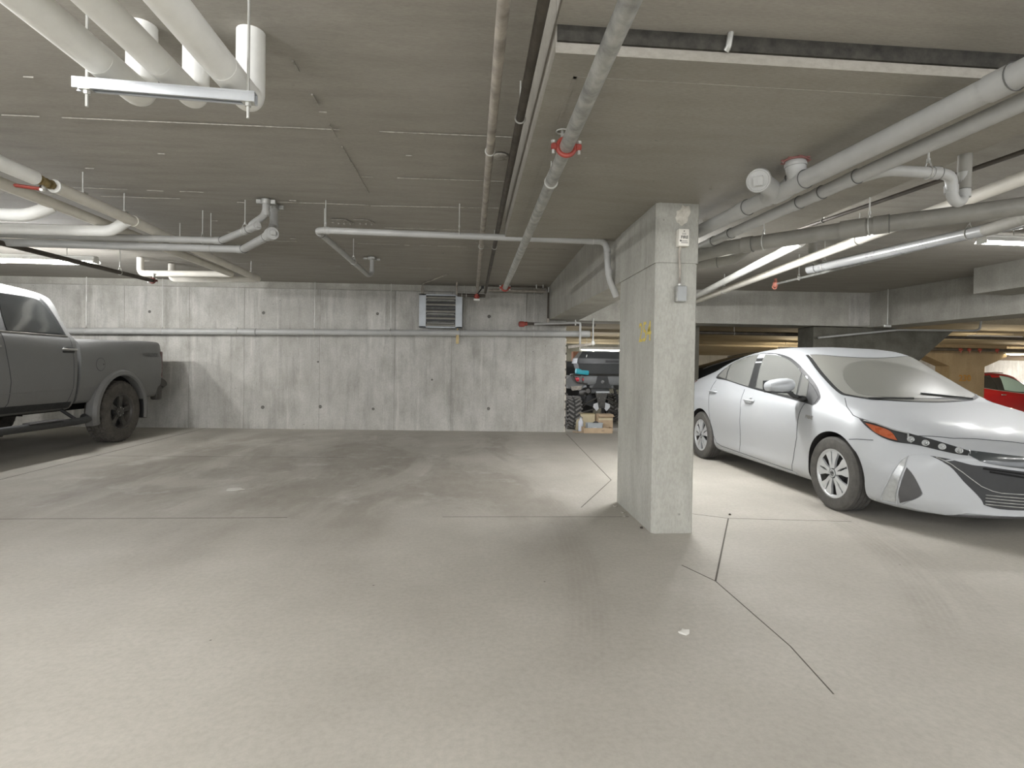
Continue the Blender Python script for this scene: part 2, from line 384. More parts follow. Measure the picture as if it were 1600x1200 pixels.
for x, y in ((-1.35, 5.84), (-1.12, 5.82)):          # twin cast-in plates
    m = MB(); m.prism([(x - .10, y - .07, ZC - .004), (x + .05, y - .07, ZC - .004), (x + .10, y + .07, ZC - .004), (x - .05, y + .07, ZC - .004)], (0, 0, .006))
    for q in (-.06, 0, .06): m.box((x + q, y + .07, ZC - .008), (.012, .012, .02))
    part('cast_plate', m, M_FIN, ceil)
m = MB(); m.lathe((.197, 3.896, ZC), (0, 0, -1), [(.058, 0), (.058, .01), (.05, .014), (.001, .016)], 24); part('ceiling_disc', m, M_FIN, ceil)

# dropped panel around the column
x0, x1, y0, y1 = .31, 2.73, 2.08, 5.05
mb = MB(); b_ = .045
mb.add([(x0, y0, ZC + .05), (x1, y0, ZC + .05), (x1, y1, ZC + .05), (x0, y1, ZC + .05), (x0, y0, ZP), (x1, y0, ZP), (x1, y1, ZP), (x0, y1, ZP)],
       [(0, 1, 5, 4), (1, 2, 6, 5), (2, 3, 7, 6), (3, 0, 4, 7), (4, 5, 6, 7), (3, 2, 1, 0)])
panel = struct('trim_1', mb, M_PANEL); panel['label'] = 'dropped concrete panel of the ceiling around the column'
m = MB()   # shallow raised border left by the form on the soffit
for a, c in (((x0 + .10, y0 + .16), (x1, y0 + .175)), ((x0 + .10, y0 + .16), (x0 + .115, y1))):
    m.box2((a[0], a[1], ZP - .002), (c[0], c[1], ZP + .004))
part('border_ridge', m, M_PANEL, panel)
for k in range(14):
    x, y = random.uniform(.5, 1.9), random.uniform(2.3, 4.6); m = MB(); m.box((x, y, ZP), (random.uniform(.008, .02), .006, .006)); part('fleck', m, M_FIN, panel)

mb = MB(); mb.box2((x0, .7, 2.50), (9, y0 - .012, ZC + .1)); lowc = struct('trim_12', mb, M_CEIL)
mb = MB(); mb.box2((x0 + .005, y0 - .013, 2.44), (9, y0 - .002, 2.52)); part('shade_strip', mb, plain('painted_shade', (58, 56, 50), .95, var=.3, nscale=20), lowc)  # near-black strip paints in the shaded band above the panel lip
m = MB(); m.tube([(.99, 2.05, 2.51), (.985, 2.06, 2.45), (.98, 2.07, 2.44)], .012, .02, 8); part('tie_wire', m, M_GALV, lowc)
# longitudinal beam from the column to the back wall
mb = MB(); P = [(1.335, 4.7), (1.44, 10.1), (2.0, 10.1), (1.64, 4.7)]
mb.add([(x, y, 1.975 if y < 6 else 2.09) for x, y in P] + [(x, y, ZC + .1) for x, y in P], [(0, 1, 2, 3), (7, 6, 5, 4), (0, 4, 5, 1), (1, 5, 6, 2), (2, 6, 7, 3), (3, 7, 4, 0)])
struct('trim_2', mb, M_BEAM)
# transverse beam over the opening
mb = MB(); mb.box2((1.45, 9.97, 2.09), (7.75, 10.62, ZC + .1)); struct('trim_3', mb, M_BEAM)
# skewed beam on the right
mb = MB(); d = Vector((7.83 - 7.63, 7.15 - 10.08, 0)).normalized(); a = Vector((7.66, 10.35, 0)); e = a + d * 9.5; n = Vector((.62, .04, 0))
mb.add([(p.x, p.y, z) for z in (2.08, 2.95) for p in (a, e, e + n, a + n)], [(0, 1, 2, 3), (7, 6, 5, 4), (0, 4, 5, 1), (1, 5, 6, 2), (2, 6, 7, 3), (3, 7, 4, 0)]); struct('trim_4', mb, M_BEAM)
# haunch block high on the skewed beam
mb = MB(); mb.box2((7.25, 6.55, 2.36), (7.9, 7.35, 2.95)); struct('trim_5', mb, M_BEAM)
# flared column below the beam junction
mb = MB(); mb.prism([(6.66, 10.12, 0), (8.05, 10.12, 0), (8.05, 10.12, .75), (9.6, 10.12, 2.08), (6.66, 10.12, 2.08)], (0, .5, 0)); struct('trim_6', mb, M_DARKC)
# lower bay: sloping soffit, beams, far walls
def sz(y): return 2.24 - .068 * (y - 10.7)
mb = MB(); mb.prism([(1.2, 10.55, sz(10.55)), (22, 10.55, sz(10.55)), (22, 19, sz(19)), (1.2, 19, sz(19))], (0, 0, .8)); struct('trim_7', mb, M_TAN)
for i, y in enumerate((12.6, 15.0)):
    mb = MB(); mb.box2((2.6, y, sz(y) - .05), (21, y + .35, sz(y) + .1)); struct('trim_%d' % (8 + i), mb, M_TAN)
mb = MB(); mb.box2((1.2, 18.2, -.7), (22, 18.4, 2.4)); struct('wall_far', mb, M_WALL)
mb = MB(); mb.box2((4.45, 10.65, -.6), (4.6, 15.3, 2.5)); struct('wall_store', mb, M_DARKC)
mb = MB(); mb.box2((21.8, -5, -.7), (22, 18.4, 3)); struct('wall_right', mb, M_WALL)
mb = MB(); mb.box2((-9.2, 5.0, -.1), (-9, 11, 3)); struct('wall_left', mb, M_WALL)
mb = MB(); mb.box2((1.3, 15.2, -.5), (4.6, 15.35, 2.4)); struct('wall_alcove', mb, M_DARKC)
# far pillar with haunches and painted number
mb = MB(); Y = 14.0
mb.prism([(13.15, Y, -.45), (14.2, Y, -.45), (14.2, Y, 1.42), (14.85, Y, 1.70), (14.85, Y, 2.1), (12.4, Y, 2.1), (12.4, Y, 1.72), (13.15, Y, 1.42)], (0, .45, 0))
pil = struct('trim_10', mb, concrete('ochre_pillar', (158, 141, 113), (140, 124, 98), (170, 154, 126), (1, 1, .6), .2, .2))
m = text_mb('230', .24, frame4((13.62, Y - .004, 1.09), (1, 0, 0), (0, 0, 1)), .003, .004); part('painted_number', m, M_ORANGE, pil, label='orange stencilled number 230')

# ---- main column
CX0, CX1, CY0, CY1 = 1.335, 1.640, 3.855, 4.79
mb = MB(); c = .022
def colpoly(z): return [(CX0, CY0 + c, z), (CX0 + c, CY0, z), (CX1 - c * .4, CY0, z), (CX1, CY0 + c * .4, z), (CX1, CY1, z), (CX0, CY1, z)]
mb.loft([[Vector(p) for p in colpoly(z)] for z in (-.02, 1.962)], True)
mb.loft([[Vector((p[0] + (-.006 if p[0] < 1.5 else .006), p[1] - (.006 if p[1] < 4 else 0), p[2])) for p in colpoly(z)] for z in (1.970, ZP + .02)], True)
mb.loft([[Vector((p[0] + (.004 if p[0] < 1.5 else -.004), p[1] + (.004 if p[1] < 4 else 0), p[2])) for p in colpoly(z)] for z in (1.958, 1.974)], True)
colm = struct('concrete_column', mb, M_COLUMN, 25); colm['label'] = 'concrete column with yellow stencilled number'
# spalled patch at the head
rnd = random.Random(3); ring = []
for k in range(22):
    a = 2 * PI * k / 22; r = 1 + rnd.uniform(-.16, .16); ring.append((1.527 + .052 * r * math.cos(a) + .018 * math.sin(a), 2.318 + .072 * r * math.sin(a)))
m = MB(); m.add([(x, CY0 - .007, z) for x, z in ring] + [(1.527 + (x - 1.527) * .9, CY0 - .011, 2.318 + (z - 2.318) * .9) for x, z in ring] + [(1.53, CY0 - .009, 2.318)],
      [(i, (i + 1) % 22, (i + 1) % 22 + 22, i + 22) for i in range(22)] + [(i + 22, (i + 1) % 22 + 22, 44) for i in range(22)])
part('spalled_patch', m, M_SPALL, colm)
# stencilled 254 on the left face, painted as separate dabs
m = text_mb('254', .215, frame4((CX0 - .0015, 4.085, 1.475), (0, -1, 0), (0, 0, 1)), .001, .001)
for v in m.v: v.y = 4.085 + (v.y - 4.085) * .92
part('painted_number', m, M_YELLOW, colm, label='faint yellow stencilled number 254')

# ============================================================ PIPES
def hanger(root, x, y, zp, r, ztop, axis=(0, 1, 0), ring=True, rr=.005, mat=None):
    m = MB(); m.cyl((x, y, zp + r + (.03 if ring else -.005)), (x, y, ztop + .005), rr, seg=8)
    if ring: m.cyl((x, y, zp + r + .025), (x, y, zp + r + .045), rr * 1.9, seg=6)
    h = part('hanger_rod', m, mat or M_ROD, root, True)
    if ring:
        a = Vector(axis).normalized(); m = MB(); m.torus((x, y, zp), a, r + .003, .0045, 20, 6)
        s_ = a.cross(Vector((0, 0, 1)))
        for q in (-1, 1): m.tube([Vector((x, y, zp)) + s_ * (r + .004) * q * .8 + Vector((0, 0, r * .6)), Vector((x, y, zp + r + .035)) + s_ * .008 * q], .0035, seg=6)
        part('hanger_ring', m, M_ROD, root, True)
def pipe(name, label, cat, pts, r, mat, bend=0.0, collars=(), hangers=(), group=None, seg=18, axis=None, ztop=ZC, collar_mat=None, ringed=True):
    root = thing(name, label, cat, pts[0], 0, group)
    m = MB(); m.tube(pts, r, bend, seg); part('pipe_run', m, mat, root, True, sharp=50)
    P = [Vector(p) for p in pts]
    for sidx, t, ln in collars:                      # a socket on segment sidx at fraction t, length ln
        a, b = P[sidx], P[sidx + 1]; d = (b - a).normalized(); c = a.lerp(b, t)
        m = MB(); m.cyl(c - d * ln / 2, c + d * ln / 2, r * 1.10, seg=seg)
        part('collar', m, collar_mat or mat, root, True)
        if ringed: m = MB(); m.torus(c + d * ln / 2, d, r * 1.09, .0025, seg, 6); part('collar_line', m, M_PVCB, root, True)
    for sidx, t in hangers:
        a, b = P[sidx], P[sidx + 1]; c = a.lerp(b, t); hanger(root, c.x, c.y, c.z, r, ztop, (b - a), rr=.005)
    return root

# three steel lines running along the ceiling towards the back wall
p = pipe('steel_pipe', 'thin painted steel ceiling pipe, left of the pair beside the dropped panel', 'pipe', [(.102, .4, 2.50), (.108, 9.72, 2.53)], .0245, M_GALVP, hangers=((0, .315), (0, .60)), group=None, axis=None)
p = pipe('steel_pipe', 'thin dark steel ceiling pipe running close beside the edge of the dropped panel', 'pipe', [(.243, .4, 2.50), (.255, 9.75, 2.53)], .0225, M_STEELD, hangers=((0, .265), (0, .60)))
root = pipe('sprinkler_main', 'galvanised pipe crossing below the dropped panel with a bolted red coupling', 'pipe', [(.455, .4, 2.28), (.462, 7.40, 2.28)], .034, M_GALV, hangers=((0, .395),), ztop=ZP, seg=24)
def grooved(root, c, d, r, mat=M_RED, name='grooved_coupling'):
    c = Vector(c); d = Vector(d).normalized(); m = MB(); s_ = d.cross(Vector((0, 0, 1))).normalized() if abs(d.z) < .9 else Vector((1, 0, 0)); R = Matrix((d, s_, d.cross(s_))).transposed()
    m.torus(c, d, r + .008, .012, 24, 8)
    for q in (-1, 1): m.rbox(c + s_ * (r + .026) * q, (.03, .03, .03), .006, 1, R)
    o = part(name, m, mat, root, True)
    for q in (-1, 1):
        m = MB(); m.cyl(c + s_ * (r + .03) * q - R.col[2] * .03, c + s_ * (r + .03) * q + R.col[2] * .034, .007, seg=8); m.cyl(c + s_ * (r + .03) * q - R.col[2] * .03, c + s_ * (r + .03) * q - R.col[2] * .02, .012, seg=6)
        part('coupling_bolt', m, M_ROD, root, True)
grooved(root, (.457, 2.66, 2.28), (0, 1, 0), .034); grooved(root, (.462, 7.40, 2.28), (0, 1, 0), .034)
m = MB(); m.tube([(.457, 2.66, 2.32), (.445, 2.72, 2.35), (.45, 2.74, 2.40)], .007, .01, 8); m.torus((.45, 2.74, 2.39), (0, 0, 1), .03, .004, 16, 6); part('brace_strap', m, M_ROD, root, True)
m = MB(); m.cyl((.462, 7.42, 2.28), (.462, 7.47, 2.28), .038, seg=18); part('end_cap', m, M_RED, root, True)

# header and valve where the thin lines end at the wall
r_ = thing('pipe_header', 'dark short steel header with valve beside the heater near the back wall ceiling', 'pipe', (0.0, 9.72, 2.46))
m = MB(); m.cyl((-.24, 9.74, 2.475), (.26, 9.78, 2.475), .03, seg=14); part('pipe_run', m, M_STEELD, r_, True)
m = MB(); m.tube([(-.24, 9.74, 2.475), (-.25, 9.74, 2.52), (-.25, 9.74, ZC)], .018, .01, 10); part('riser', m, M_WALL if False else M_GALVP, r_, True)
m = MB(); m.sphere((.106, 9.72, 2.45), .05, 12, 8, (1, 1, 1.1)); m.cyl((.106, 9.62, 2.47), (.106, 9.72, 2.47), .022, seg=10); part('valve_body', m, M_RED, r_, True)
m = MB(); m.tube([(.12, 9.70, 2.50), (.20, 9.66, 2.60)], .012, 0, 8); m.box((.205, 9.655, 2.61), (.05, .03, .05)); part('valve_lever', m, M_BLACK, r_, True)
m = MB(); m.rbox((.106, 9.70, 2.395), (.11, .05, .03), .006, 1); part('drain_cap', m, M_WHITE, r_, True)
for q in (-.16, -.08): m = MB(); m.torus((q, 9.745, 2.475), (1, 0, 0), .033, .006, 16, 6); part('union_ring', m, M_ROD, r_, True)
r_ = thing('conduit_run', 'thin dark steel pipe hugging the ceiling edge by the beam corner', 'pipe', (.9, 9.66, 2.6))
m = MB(); m.tube([(.3, 9.80, 2.66), (1.37, 9.80, 2.66), (1.40, 9.80, 2.60), (1.40, 9.80, 2.05)], .017, .03, 10); part('pipe_run', m, M_STEELD, r_, True)
m = MB(); m.tube([(.32, 9.9, 2.60), (1.36, 9.9, 2.60)], .022, 0, 10); part('lower_run', m, M_GALVP, r_, True)
for x, z in ((1.30, 2.68), (1.40, 2.60), (1.18, 2.66)): m = MB(); m.cyl((x, 9.78, z - .03), (x, 9.78, min(z + .06, 2.705)), .012, seg=8); part('clip', m, M_ROD, r_, True)
m = MB(); m.rbox((1.40, 9.80, 2.06), (.05, .04, .08), .008, 1); part('junction_fitting', m, M_GALVP, r_, True)

# long waste pipe along the back wall
def wp(x): return wy(x) - .11
root = thing('wall_drain_pipe', 'long grey plastic drain pipe running along the whole back wall', 'pipe', (-6.8, wp(-6.8), 1.74))
m = MB(); m.cyl((-7.6, wp(-7.6), 1.735), (2.22, wp(2.22), 1.845), .056, seg=22); part('pipe_run', m, M_PVC, root, True)
def wpz(x): return 1.735 + .0112 * (x + 7.6)
for x in (-3.98, -.28, 2.12):
    m = MB(); m.cyl((x - .09, wp(x - .09), wpz(x)), (x + .09, wp(x + .09), wpz(x)), .063, seg=22); part('collar', m, M_PVC, root, True)
    m = MB(); m.torus((x + .09, wp(x), wpz(x)), (1, 0, 0), .061, .003, 22, 6); part('collar_line', m, M_PVCB, root, True)
for x in (-6.9, -5.56, -4.22, -2.84, -1.46, -.12, 1.17):
    hanger(root, x, wp(x), wpz(x), .056, ZC + .02, (1, 0, 0), rr=.005)
m = MB(); m.tube([(-.235, wp(0) - .02, 1.90), (-.235, wp(0) - .03, 1.62)], .015, 0, 8); m.box((-.235, wp(0) - .03, 1.70), (.05, .04, .16)); part('condensate_drain', m, M_COPPER, root, True)
r_ = thing('sprinkler_branch', 'dark branch pipe with red elbow and white drop above the opening', 'pipe', (1.0, 9.86, 1.98))
m = MB(); m.cyl((.96, 9.86, 2.0), (2.28, 9.84, 2.0), .026, seg=12); part('pipe_run', m, M_STEELD, r_, True)
m = MB(); m.rbox((.93, 9.86, 1.99), (.12, .09, .10), .03, 2); m.cyl((.99, 9.86, 2.0), (1.03, 9.86, 2.0), .036, seg=12); part('elbow', m, M_RED, r_, True)
r_ = thing('condensate_pipe', 'thin white plastic pipe bent down in front of the opening corner', 'pipe', (1.2, 9.78, 2.0))
m = MB(); m.tube([(1.15, 9.78, 1.99), (1.95, 9.77, 2.03), (1.99, 9.77, 2.02), (1.99, 9.77, 1.64)], .02, .05, 10); part('pipe_run', m, M_PVC, r_, True)
m = MB(); m.cyl((1.90, 9.77, 1.98), (1.90, 9.77, 2.1), .013, seg=8); part('pipe_clip', m, M_ROD, r_, True)
r_ = thing('door_track_strut', 'steel strut bracket hung on a rod above the opening', 'bracket', (2.0, 9.8, 1.6))
m = MB(); m.cyl((2.24, 9.82, 1.62), (2.24, 9.82, 2.12), .017, seg=10); part('drop_rod', m, M_GALV, r_, True)
m = MB(); m.prism([(1.78, 9.80, 1.56), (2.28, 9.80, 1.64), (2.28, 9.80, 1.68), (1.78, 9.80, 1.61)], (0, .04, 0)); part('strut', m, M_GALVP, r_, True)
m = MB(); m.rbox((2.24, 9.82, 1.67), (.05, .05, .07), .006, 1); part('bracket_foot', m, M_ROD, r_, True)

# grey waste line coming from the elbow at left to the column
yb = 5.12
root = thing('drain_pipe', 'light grey plastic drain pipe crossing the ceiling to the concrete column', 'pipe', (-1.36, yb, 2.43))
m = MB(); m.tube([(-1.378, 7.72, ZC + .01), (-1.378, 7.72, 2.47), (-1.405, 7.60, 2.43), (-1.42, 5.14, 2.43), (1.255, 5.02, 2.385), (1.285, 5.02, 2.05), (1.37, 5.06, 1.88)], .030, .07, 16, nb=6)
part('pipe_run', m, M_PVC, root, True, sharp=60)
for c, d, l in (((-1.33, yb + .015, 2.428), (1, -.04, 0), .05), ((-1.42, 5.25, 2.43), (0, 1, 0), .06), ((1.10, 5.03, 2.39), (1, -.04, -.02), .06), ((1.270, 5.02, 2.30), (0, 0, 1), .04), ((1.285, 5.02, 2.10), (0, 0, 1), .05), ((-1.378, 7.72, 2.52), (0, 0, 1), .06)):
    c = Vector(c); d = Vector(d).normalized(); m = MB(); m.cyl(c - d * l / 2, c + d * l / 2, .0345, seg=16); part('collar', m, M_PVC, root, True)
m = MB(); m.torus((-1.42, 5.29, 2.43), (0, 1, 0), .034, .0025, 16, 6); part('collar_line', m, M_PVCB, root, True)
m = MB(); m.cyl((-1.378, 7.72, 2.66), (-1.378, 7.72, ZC), .06, seg=18)
for k in range(4): m.box((-1.378 + .09 * math.cos(k * PI / 2 + .3), 7.72 + .09 * math.sin(k * PI / 2 + .3), 2.675), (.05, .03, .02))
part('floor_clamp', m, M_GALV, root, True)
for x, y in ((-1.34, 5.135), (-.115, 5.08), (1.13, 5.03)): hanger(root, x, y, 2.428 if x < 1 else 2.39, .03, ZC if x < .3 else ZC, (1, 0, 0))
hanger(root, -1.42, 5.40, 2.43, .03, ZC, (0, 1, 0), False); hanger(root, -1.405, 6.64, 2.43, .03, ZC, (0, 1, 0), True)

# twin grey waste lines at left, rising into the slab
def twin(label, x1, yl, zl, cap, riser, r, capr, rods):
    root = thing('drain_pipe', label, 'pipe', (x1, yl, zl))
    x1_ = Vector((x1, yl, zl)); capv = Vector(cap); d = (capv - x1_).normalized()
    m = MB(); m.tube([(-9, yl + .03, zl - .01), x1_, capv], r, .05, 18); part('pipe_run', m, M_PVC, root, True, sharp=60)
    rb = capv - d * .10; rv = Vector(riser)
    m = MB(); m.tube([rb - d * .05, rb + Vector((0, 0, 0)) + Vector((.0, .0, .03)), (rv.x, rv.y, rb.z + .14), rv], r * .95, .06, 18); part('riser', m, M_PVC, root, True, sharp=60)
    for pa, pb, k_ in ((x1_ - Vector((.06, 0, 0)), x1_ + Vector((.01, 0, 0)), 1.13), (capv - d * .16, capv - d * .13, 1.12), ((rv.x, rv.y, rb.z + .13), (rv.x, rv.y, rb.z + .17), 1.12)): m = MB(); m.cyl(pa, pb, r * k_, seg=18); part('collar', m, M_PVC, root, True)
    m = MB(); m.torus(x1_ + d * .03, d, r * 1.06, .003, 18, 6); m.torus(capv - d * .17, d, r * 1.06, .003, 18, 6); part('collar_line', m, M_PVCB, root, True)
    m = MB(); m.cyl(capv - d * .05, capv + d * .012, capr, seg=22); m.box(capv + d * .022, (.035, .035, .035), mat_z(d)); m.torus(capv + d * .012, d, capr * .62, .003, 20, 6); part('cleanout_cap', m, M_PVC, root, True)
    m = MB(); m.cyl((rv.x, rv.y, ZC - .045), (rv.x, rv.y, ZC), r * 1.35, seg=20)
    for q in (-1, 1): m.box((rv.x + q * (r * 1.35 + .02), rv.y, ZC - .02), (.04, .025, .035))
    part('pipe_clamp', m, M_GALV, root, True)
    for c in rods: hanger(root, c[0], c[1], c[2], r, ZC, c[3])
    return root
twin('grey plastic drain with small cleanout cap, the upper of the twin bent pipes', -2.478, 5.62, 2.41, (-1.915, 5.04, 2.425), (-1.885, 5.17, ZC), .033, .036, [(-2.66, 5.63, 2.408, (1, 0, 0)), (-2.09, 5.22, 2.42, (1, -1, 0))])
twin('grey plastic drain with large round cleanout cap, the lower of the twin bent pipes', -2.30, 5.71, 2.350, (-1.76, 4.98, 2.348), (-1.875, 5.34, ZC), .038, .054, [(-2.62, 5.715, 2.350, (1, 0, 0))])

# insulated white lines at left running to the wall, with their branches
def elbowed(label, pts, r, mat, rods, bend=.05, group=None, caps=()):
    root = thing('insulated_pipe', label, 'pipe', pts[0], 0, group)
    m = MB(); m.tube(pts, r, bend, 20, nb=5); part('jacket', m, mat, root, True, sharp=60)
    for x, y, z in rods:
        hanger(root, x, y, z, r, ZC, (0, 1, 0), False)
        m = MB(); m.box((x, y, z + r + .004), (.05, .05, .012)); part('saddle', m, M_ROD, root, True)
    return root
a1 = elbowed('off-white insulated pipe running from the brass valve back to the wall', [(-3.10, 4.32, 2.49), (-3.11, 5.2, 2.49), (-3.24, 8.62, 2.49), (-3.9, 8.66, 2.475), (-4.56, 8.70, 2.47), (-4.56, 8.70, ZC)], .046, M_WHITED, [(-3.105, 4.62, 2.49), (-3.11, 5.15, 2.49), (-3.15, 6.17, 2.49), (-3.22, 8.27, 2.49)], .07)
m = MB(); m.lathe((-3.10, 4.31, 2.49), (0, -1, 0), [(.046, -.02), (.050, 0), (.044, .006), (.024, .006)], 20); part('jacket_end', m, M_WHITE, a1, True)
m = MB(); m.cyl((-3.112, 5.28, 2.49), (-3.113, 5.30, 2.49), .052, seg=20); part('jacket_step', m, M_WHITED, a1, True)
elbowed('white insulated pipe in the upper left corner ending at the brass valve', [(-3.12, 2.4, 2.49), (-3.10, 4.13, 2.49)], .050, M_WHITE, [])
elbowed('off-white insulated pipe running parallel left of the one with the valve', [(-3.46, 2.4, 2.49), (-3.45, 5.0, 2.49), (-3.45, 8.18, 2.485), (-4.1, 8.22, 2.48), (-4.76, 8.26, 2.475), (-4.76, 8.26, ZC)], .045, M_WHITED, [], .07)
elbowed('white insulated elbow branch at the left edge, upper one', [(-7, 4.82, 2.375), (-3.60, 4.74, 2.375), (-3.47, 4.80, 2.47)], .050, M_WHITE, [], .08)
elbowed('white insulated elbow branch at the left edge, lower one above the drain pipe', [(-7, 5.44, 2.40), (-3.31, 5.30, 2.395), (-3.13, 5.22, 2.475)], .050, M_WHITE, [], .08)
root = thing('brass_valve', 'brass shut-off valve with red handle between white pipe ends', 'valve', (-3.10, 4.22, 2.49))
m = MB(); m.cyl((-3.10, 4.12, 2.49), (-3.10, 4.34, 2.49), .020, seg=12); m.sphere((-3.10, 4.23, 2.49), .034, 12, 8); m.cyl((-3.10, 4.17, 2.49), (-3.10, 4.195, 2.49), .036, seg=6); m.cyl((-3.10, 4.265, 2.49), (-3.10, 4.29, 2.49), .036, seg=6); part('valve_body', m, M_COPPER, root, True)
m = MB(); m.cyl((-3.10, 4.23, 2.49), (-3.13, 4.20, 2.425), .010, seg=8); part('stem', m, M_STEELD, root, True)
m = MB(); m.rbox((-3.17, 4.16, 2.43), (.15, .04, .022), .008, 1, Matrix.Rotation(.45, 3, 'Z')); part('handle', m, M_RED, root, True)
m = MB(); m.tube([(-3.11, 4.22, 2.46), (-3.08, 4.19, 2.42), (-3.05, 4.12, 2.405)], .011, .02, 8); part('drain_spout', m, M_WHITE, root, True)
# dark sprinkler line at left
root = pipe('steel_pipe', 'dark steel sprinkler pipe at left crossing in front of the light fixture', 'pipe', [(-4.75, 2.6, 2.33), (-4.42, 7.95, 2.33)], .026, M_STEELD, hangers=((0, .88),), seg=14)
grooved(root, (-4.42, 7.95, 2.33), (0, 1, 0), .026, plain('maroon_fitting', (96, 50, 44), .5)); m = MB(); m.tube([(-4.42, 7.97, 2.33), (-4.42, 7.99, 2.42)], .016, 0, 10); m.lathe((-4.42, 7.99, 2.42), (0, 0, 1), [(.012, 0), (.03, .01), (.03, .014), (.004, .016)], 12); part('sprinkler_head', m, M_ROD, root, True)

# trapeze of three big insulated pipes, top left
zt = 2.398
root = thing('pipe_trapeze', 'zinc strut trapeze carrying three thick white pipes, top left', 'bracket', (-1.25, 2.32, 2.29))
A, B = Vector((-1.592, 2.32, 2.300)), Vector((-.905, 2.36, 2.297)); d = (B - A).normalized(); n = Vector((-d.y, d.x, 0))
m = MB()
def sbox(a, b, w, z0, z1): m.prism([a - n * w, b - n * w, b + n * w, a + n * w], (0, 0, z1 - z0)) if False else m.add([(a - n * w + Vector((0, 0, z0))), (b - n * w + Vector((0, 0, z0))), (b + n * w + Vector((0, 0, z0))), (a + n * w + Vector((0, 0, z0))), (a - n * w + Vector((0, 0, z1))), (b - n * w + Vector((0, 0, z1))), (b + n * w + Vector((0, 0, z1))), (a + n * w + Vector((0, 0, z1)))], [(0, 3, 2, 1), (4, 5, 6, 7), (0, 1, 5, 4), (1, 2, 6, 5), (2, 3, 7, 6), (3, 0, 4, 7)])
sbox(A + n * .019, B + n * .019, .002, -.02, .022); sbox(A - n * .019, B - n * .019, .002, -.02, .022); sbox(A, B, .020, .019, .022); sbox(A - n * .016, B - n * .016, .005, -.021, -.017); sbox(A + n * .016, B + n * .016, .005, -.021, -.017); sbox(A - n * .0215, B - n * .0215, .0012, .012, .016)
part('strut_channel', m, M_STRUT, root, True)
for t in (.065, .955):
    c = A.lerp(B, t); m = MB(); m.cyl((c.x, c.y, 2.213), (c.x, c.y, ZC), .006, seg=8); part('threaded_rod', m, M_ROD, root, True)
    m = MB(); m.cyl((c.x, c.y, 2.262), (c.x, c.y, 2.276), .013, seg=6); m.box((c.x, c.y, 2.278), (.045, .04, .004)); part('nut', m, M_ROD, root, True)
for i, (x, yv, r) in enumerate(((-1.498, 2.60, .062), (-1.268, 2.61, .055), (-1.022, 2.60, .062))):
    lab = ['thick white insulated pipe on the zinc trapeze, leftmost of three', 'thick white insulated pipe on the zinc trapeze, middle of three', 'thick white insulated pipe on the zinc trapeze, rightmost of three'][i]
    t = thing('insulated_pipe', lab, 'pipe', (x, yv, zt)); m = MB(); m.tube([(x, .5, zt), (x, yv, zt), (x + .0, yv + .0, ZC + .01)], r, .055, 28, nb=8); part('jacket', m, M_WHITE, t, True, sharp=60)
    m = MB(); m.cyl((x, 2.30, zt), (x, 2.35, zt), r * 1.012, seg=28); part('jacket_seam', m, M_WHITE, t, True)

# ---- right-hand cluster
def rp(px, mat, r, lab, pts, **k): return pipe('drain_pipe', lab, 'pipe', pts, r, mat, **k)
r1 = pipe('drain_pipe', 'large light grey drain pipe below the dropped panel at upper right', 'pipe', [(1.55, 6.4, 2.265), (1.763, 4.11, 2.275), (2.03, 1.2, 2.285)], .048, M_PVC, collars=((1, .20, .09), (1, .385, .10), (1, .76, .09)), hangers=(), seg=26)
r2 = pipe('drain_pipe', 'medium grey drain pipe just right of the large one at upper right', 'pipe', [(1.75, 6.4, 2.24), (1.95, 4.45, 2.245), (2.18, 1.2, 2.255)], .036, M_PVC, collars=((1, .04, .07), (1, .12, .06), (1, .36, .06), (1, .42, .06), (1, .50, .07)), seg=22)
r3 = pipe('drain_pipe', 'thick shaded grey drain pipe slanting in front of the others at right', 'pipe', [(1.72, 5.0, 2.17), (2.05, 4.25, 2.185), (2.75, 3.52, 2.20), (3.8, 2.63, 2.22)], .056, M_PVCD, collars=((0, .55, .10), (1, .16, .08), (2, .02, .09)), hangers=((1, .28), (1, .96)), seg=24)  # shade on this pipe is put into its darker grey
m = MB(); m.cyl((2.60, 3.67, 2.197), (2.71, 3.56, 2.199), .063, seg=24); part('joint_band', m, M_PVCD, r3, True)
# wye with cleanout and riser on the large pipe
ax = Vector((1.862, 3.14, 2.28))
m = MB(); m.tube([ax + Vector((-.015, .16, 0)), ax + Vector((-.05, .02, .005)), Vector((1.655, 3.045, 2.30))], .052, .05, 24); part('wye_branch', m, M_PVC, r1, True, sharp=60)
m = MB(); c = Vector((1.655, 3.05, 2.300)); d = Vector((-.50, -.78, -.36)).normalized()
m.cyl(c - d * .05, c + d * .03, .066, seg=28); m.torus(c + d * .03, d, .060, .005, 28, 6); m.box(c + d * .042, (.050, .050, .03), mat_z(d)); m.box(c + d * .0585, (.004, .03, .002), mat_z(d)); part('cleanout_cap', m, M_PVC, r1, True)
m = MB(); m.tube([ax + Vector((.0, .10, -.0)), ax + Vector((.01, -.0, .0)), (1.872, 3.02, 2.31), (1.838, 2.985, 2.35), (1.836, 2.985, ZP + .01)], .054, .04, 24); part('riser', m, M_PVC, r1, True, sharp=60)
m = MB(); m.cyl((1.837, 2.985, 2.362), (1.836, 2.985, 2.380), .059, seg=24); part('collar', m, M_PVC, r1, True)
m = MB(); m.torus((1.868, 3.06, 2.30), (.3, -.8, .5), .056, .0035, 24, 6); part('collar_line', m, M_PVCB, r1, True)
m = MB(); m.torus((1.836, 2.985, ZP - .003), (0, 0, 1), .060, .008, 22, 6)
for k in range(9): m.box((1.836 + .07 * math.cos(k * .75), 2.985 + .07 * math.sin(k * .75), ZP - .003), (.02, .012, .006))
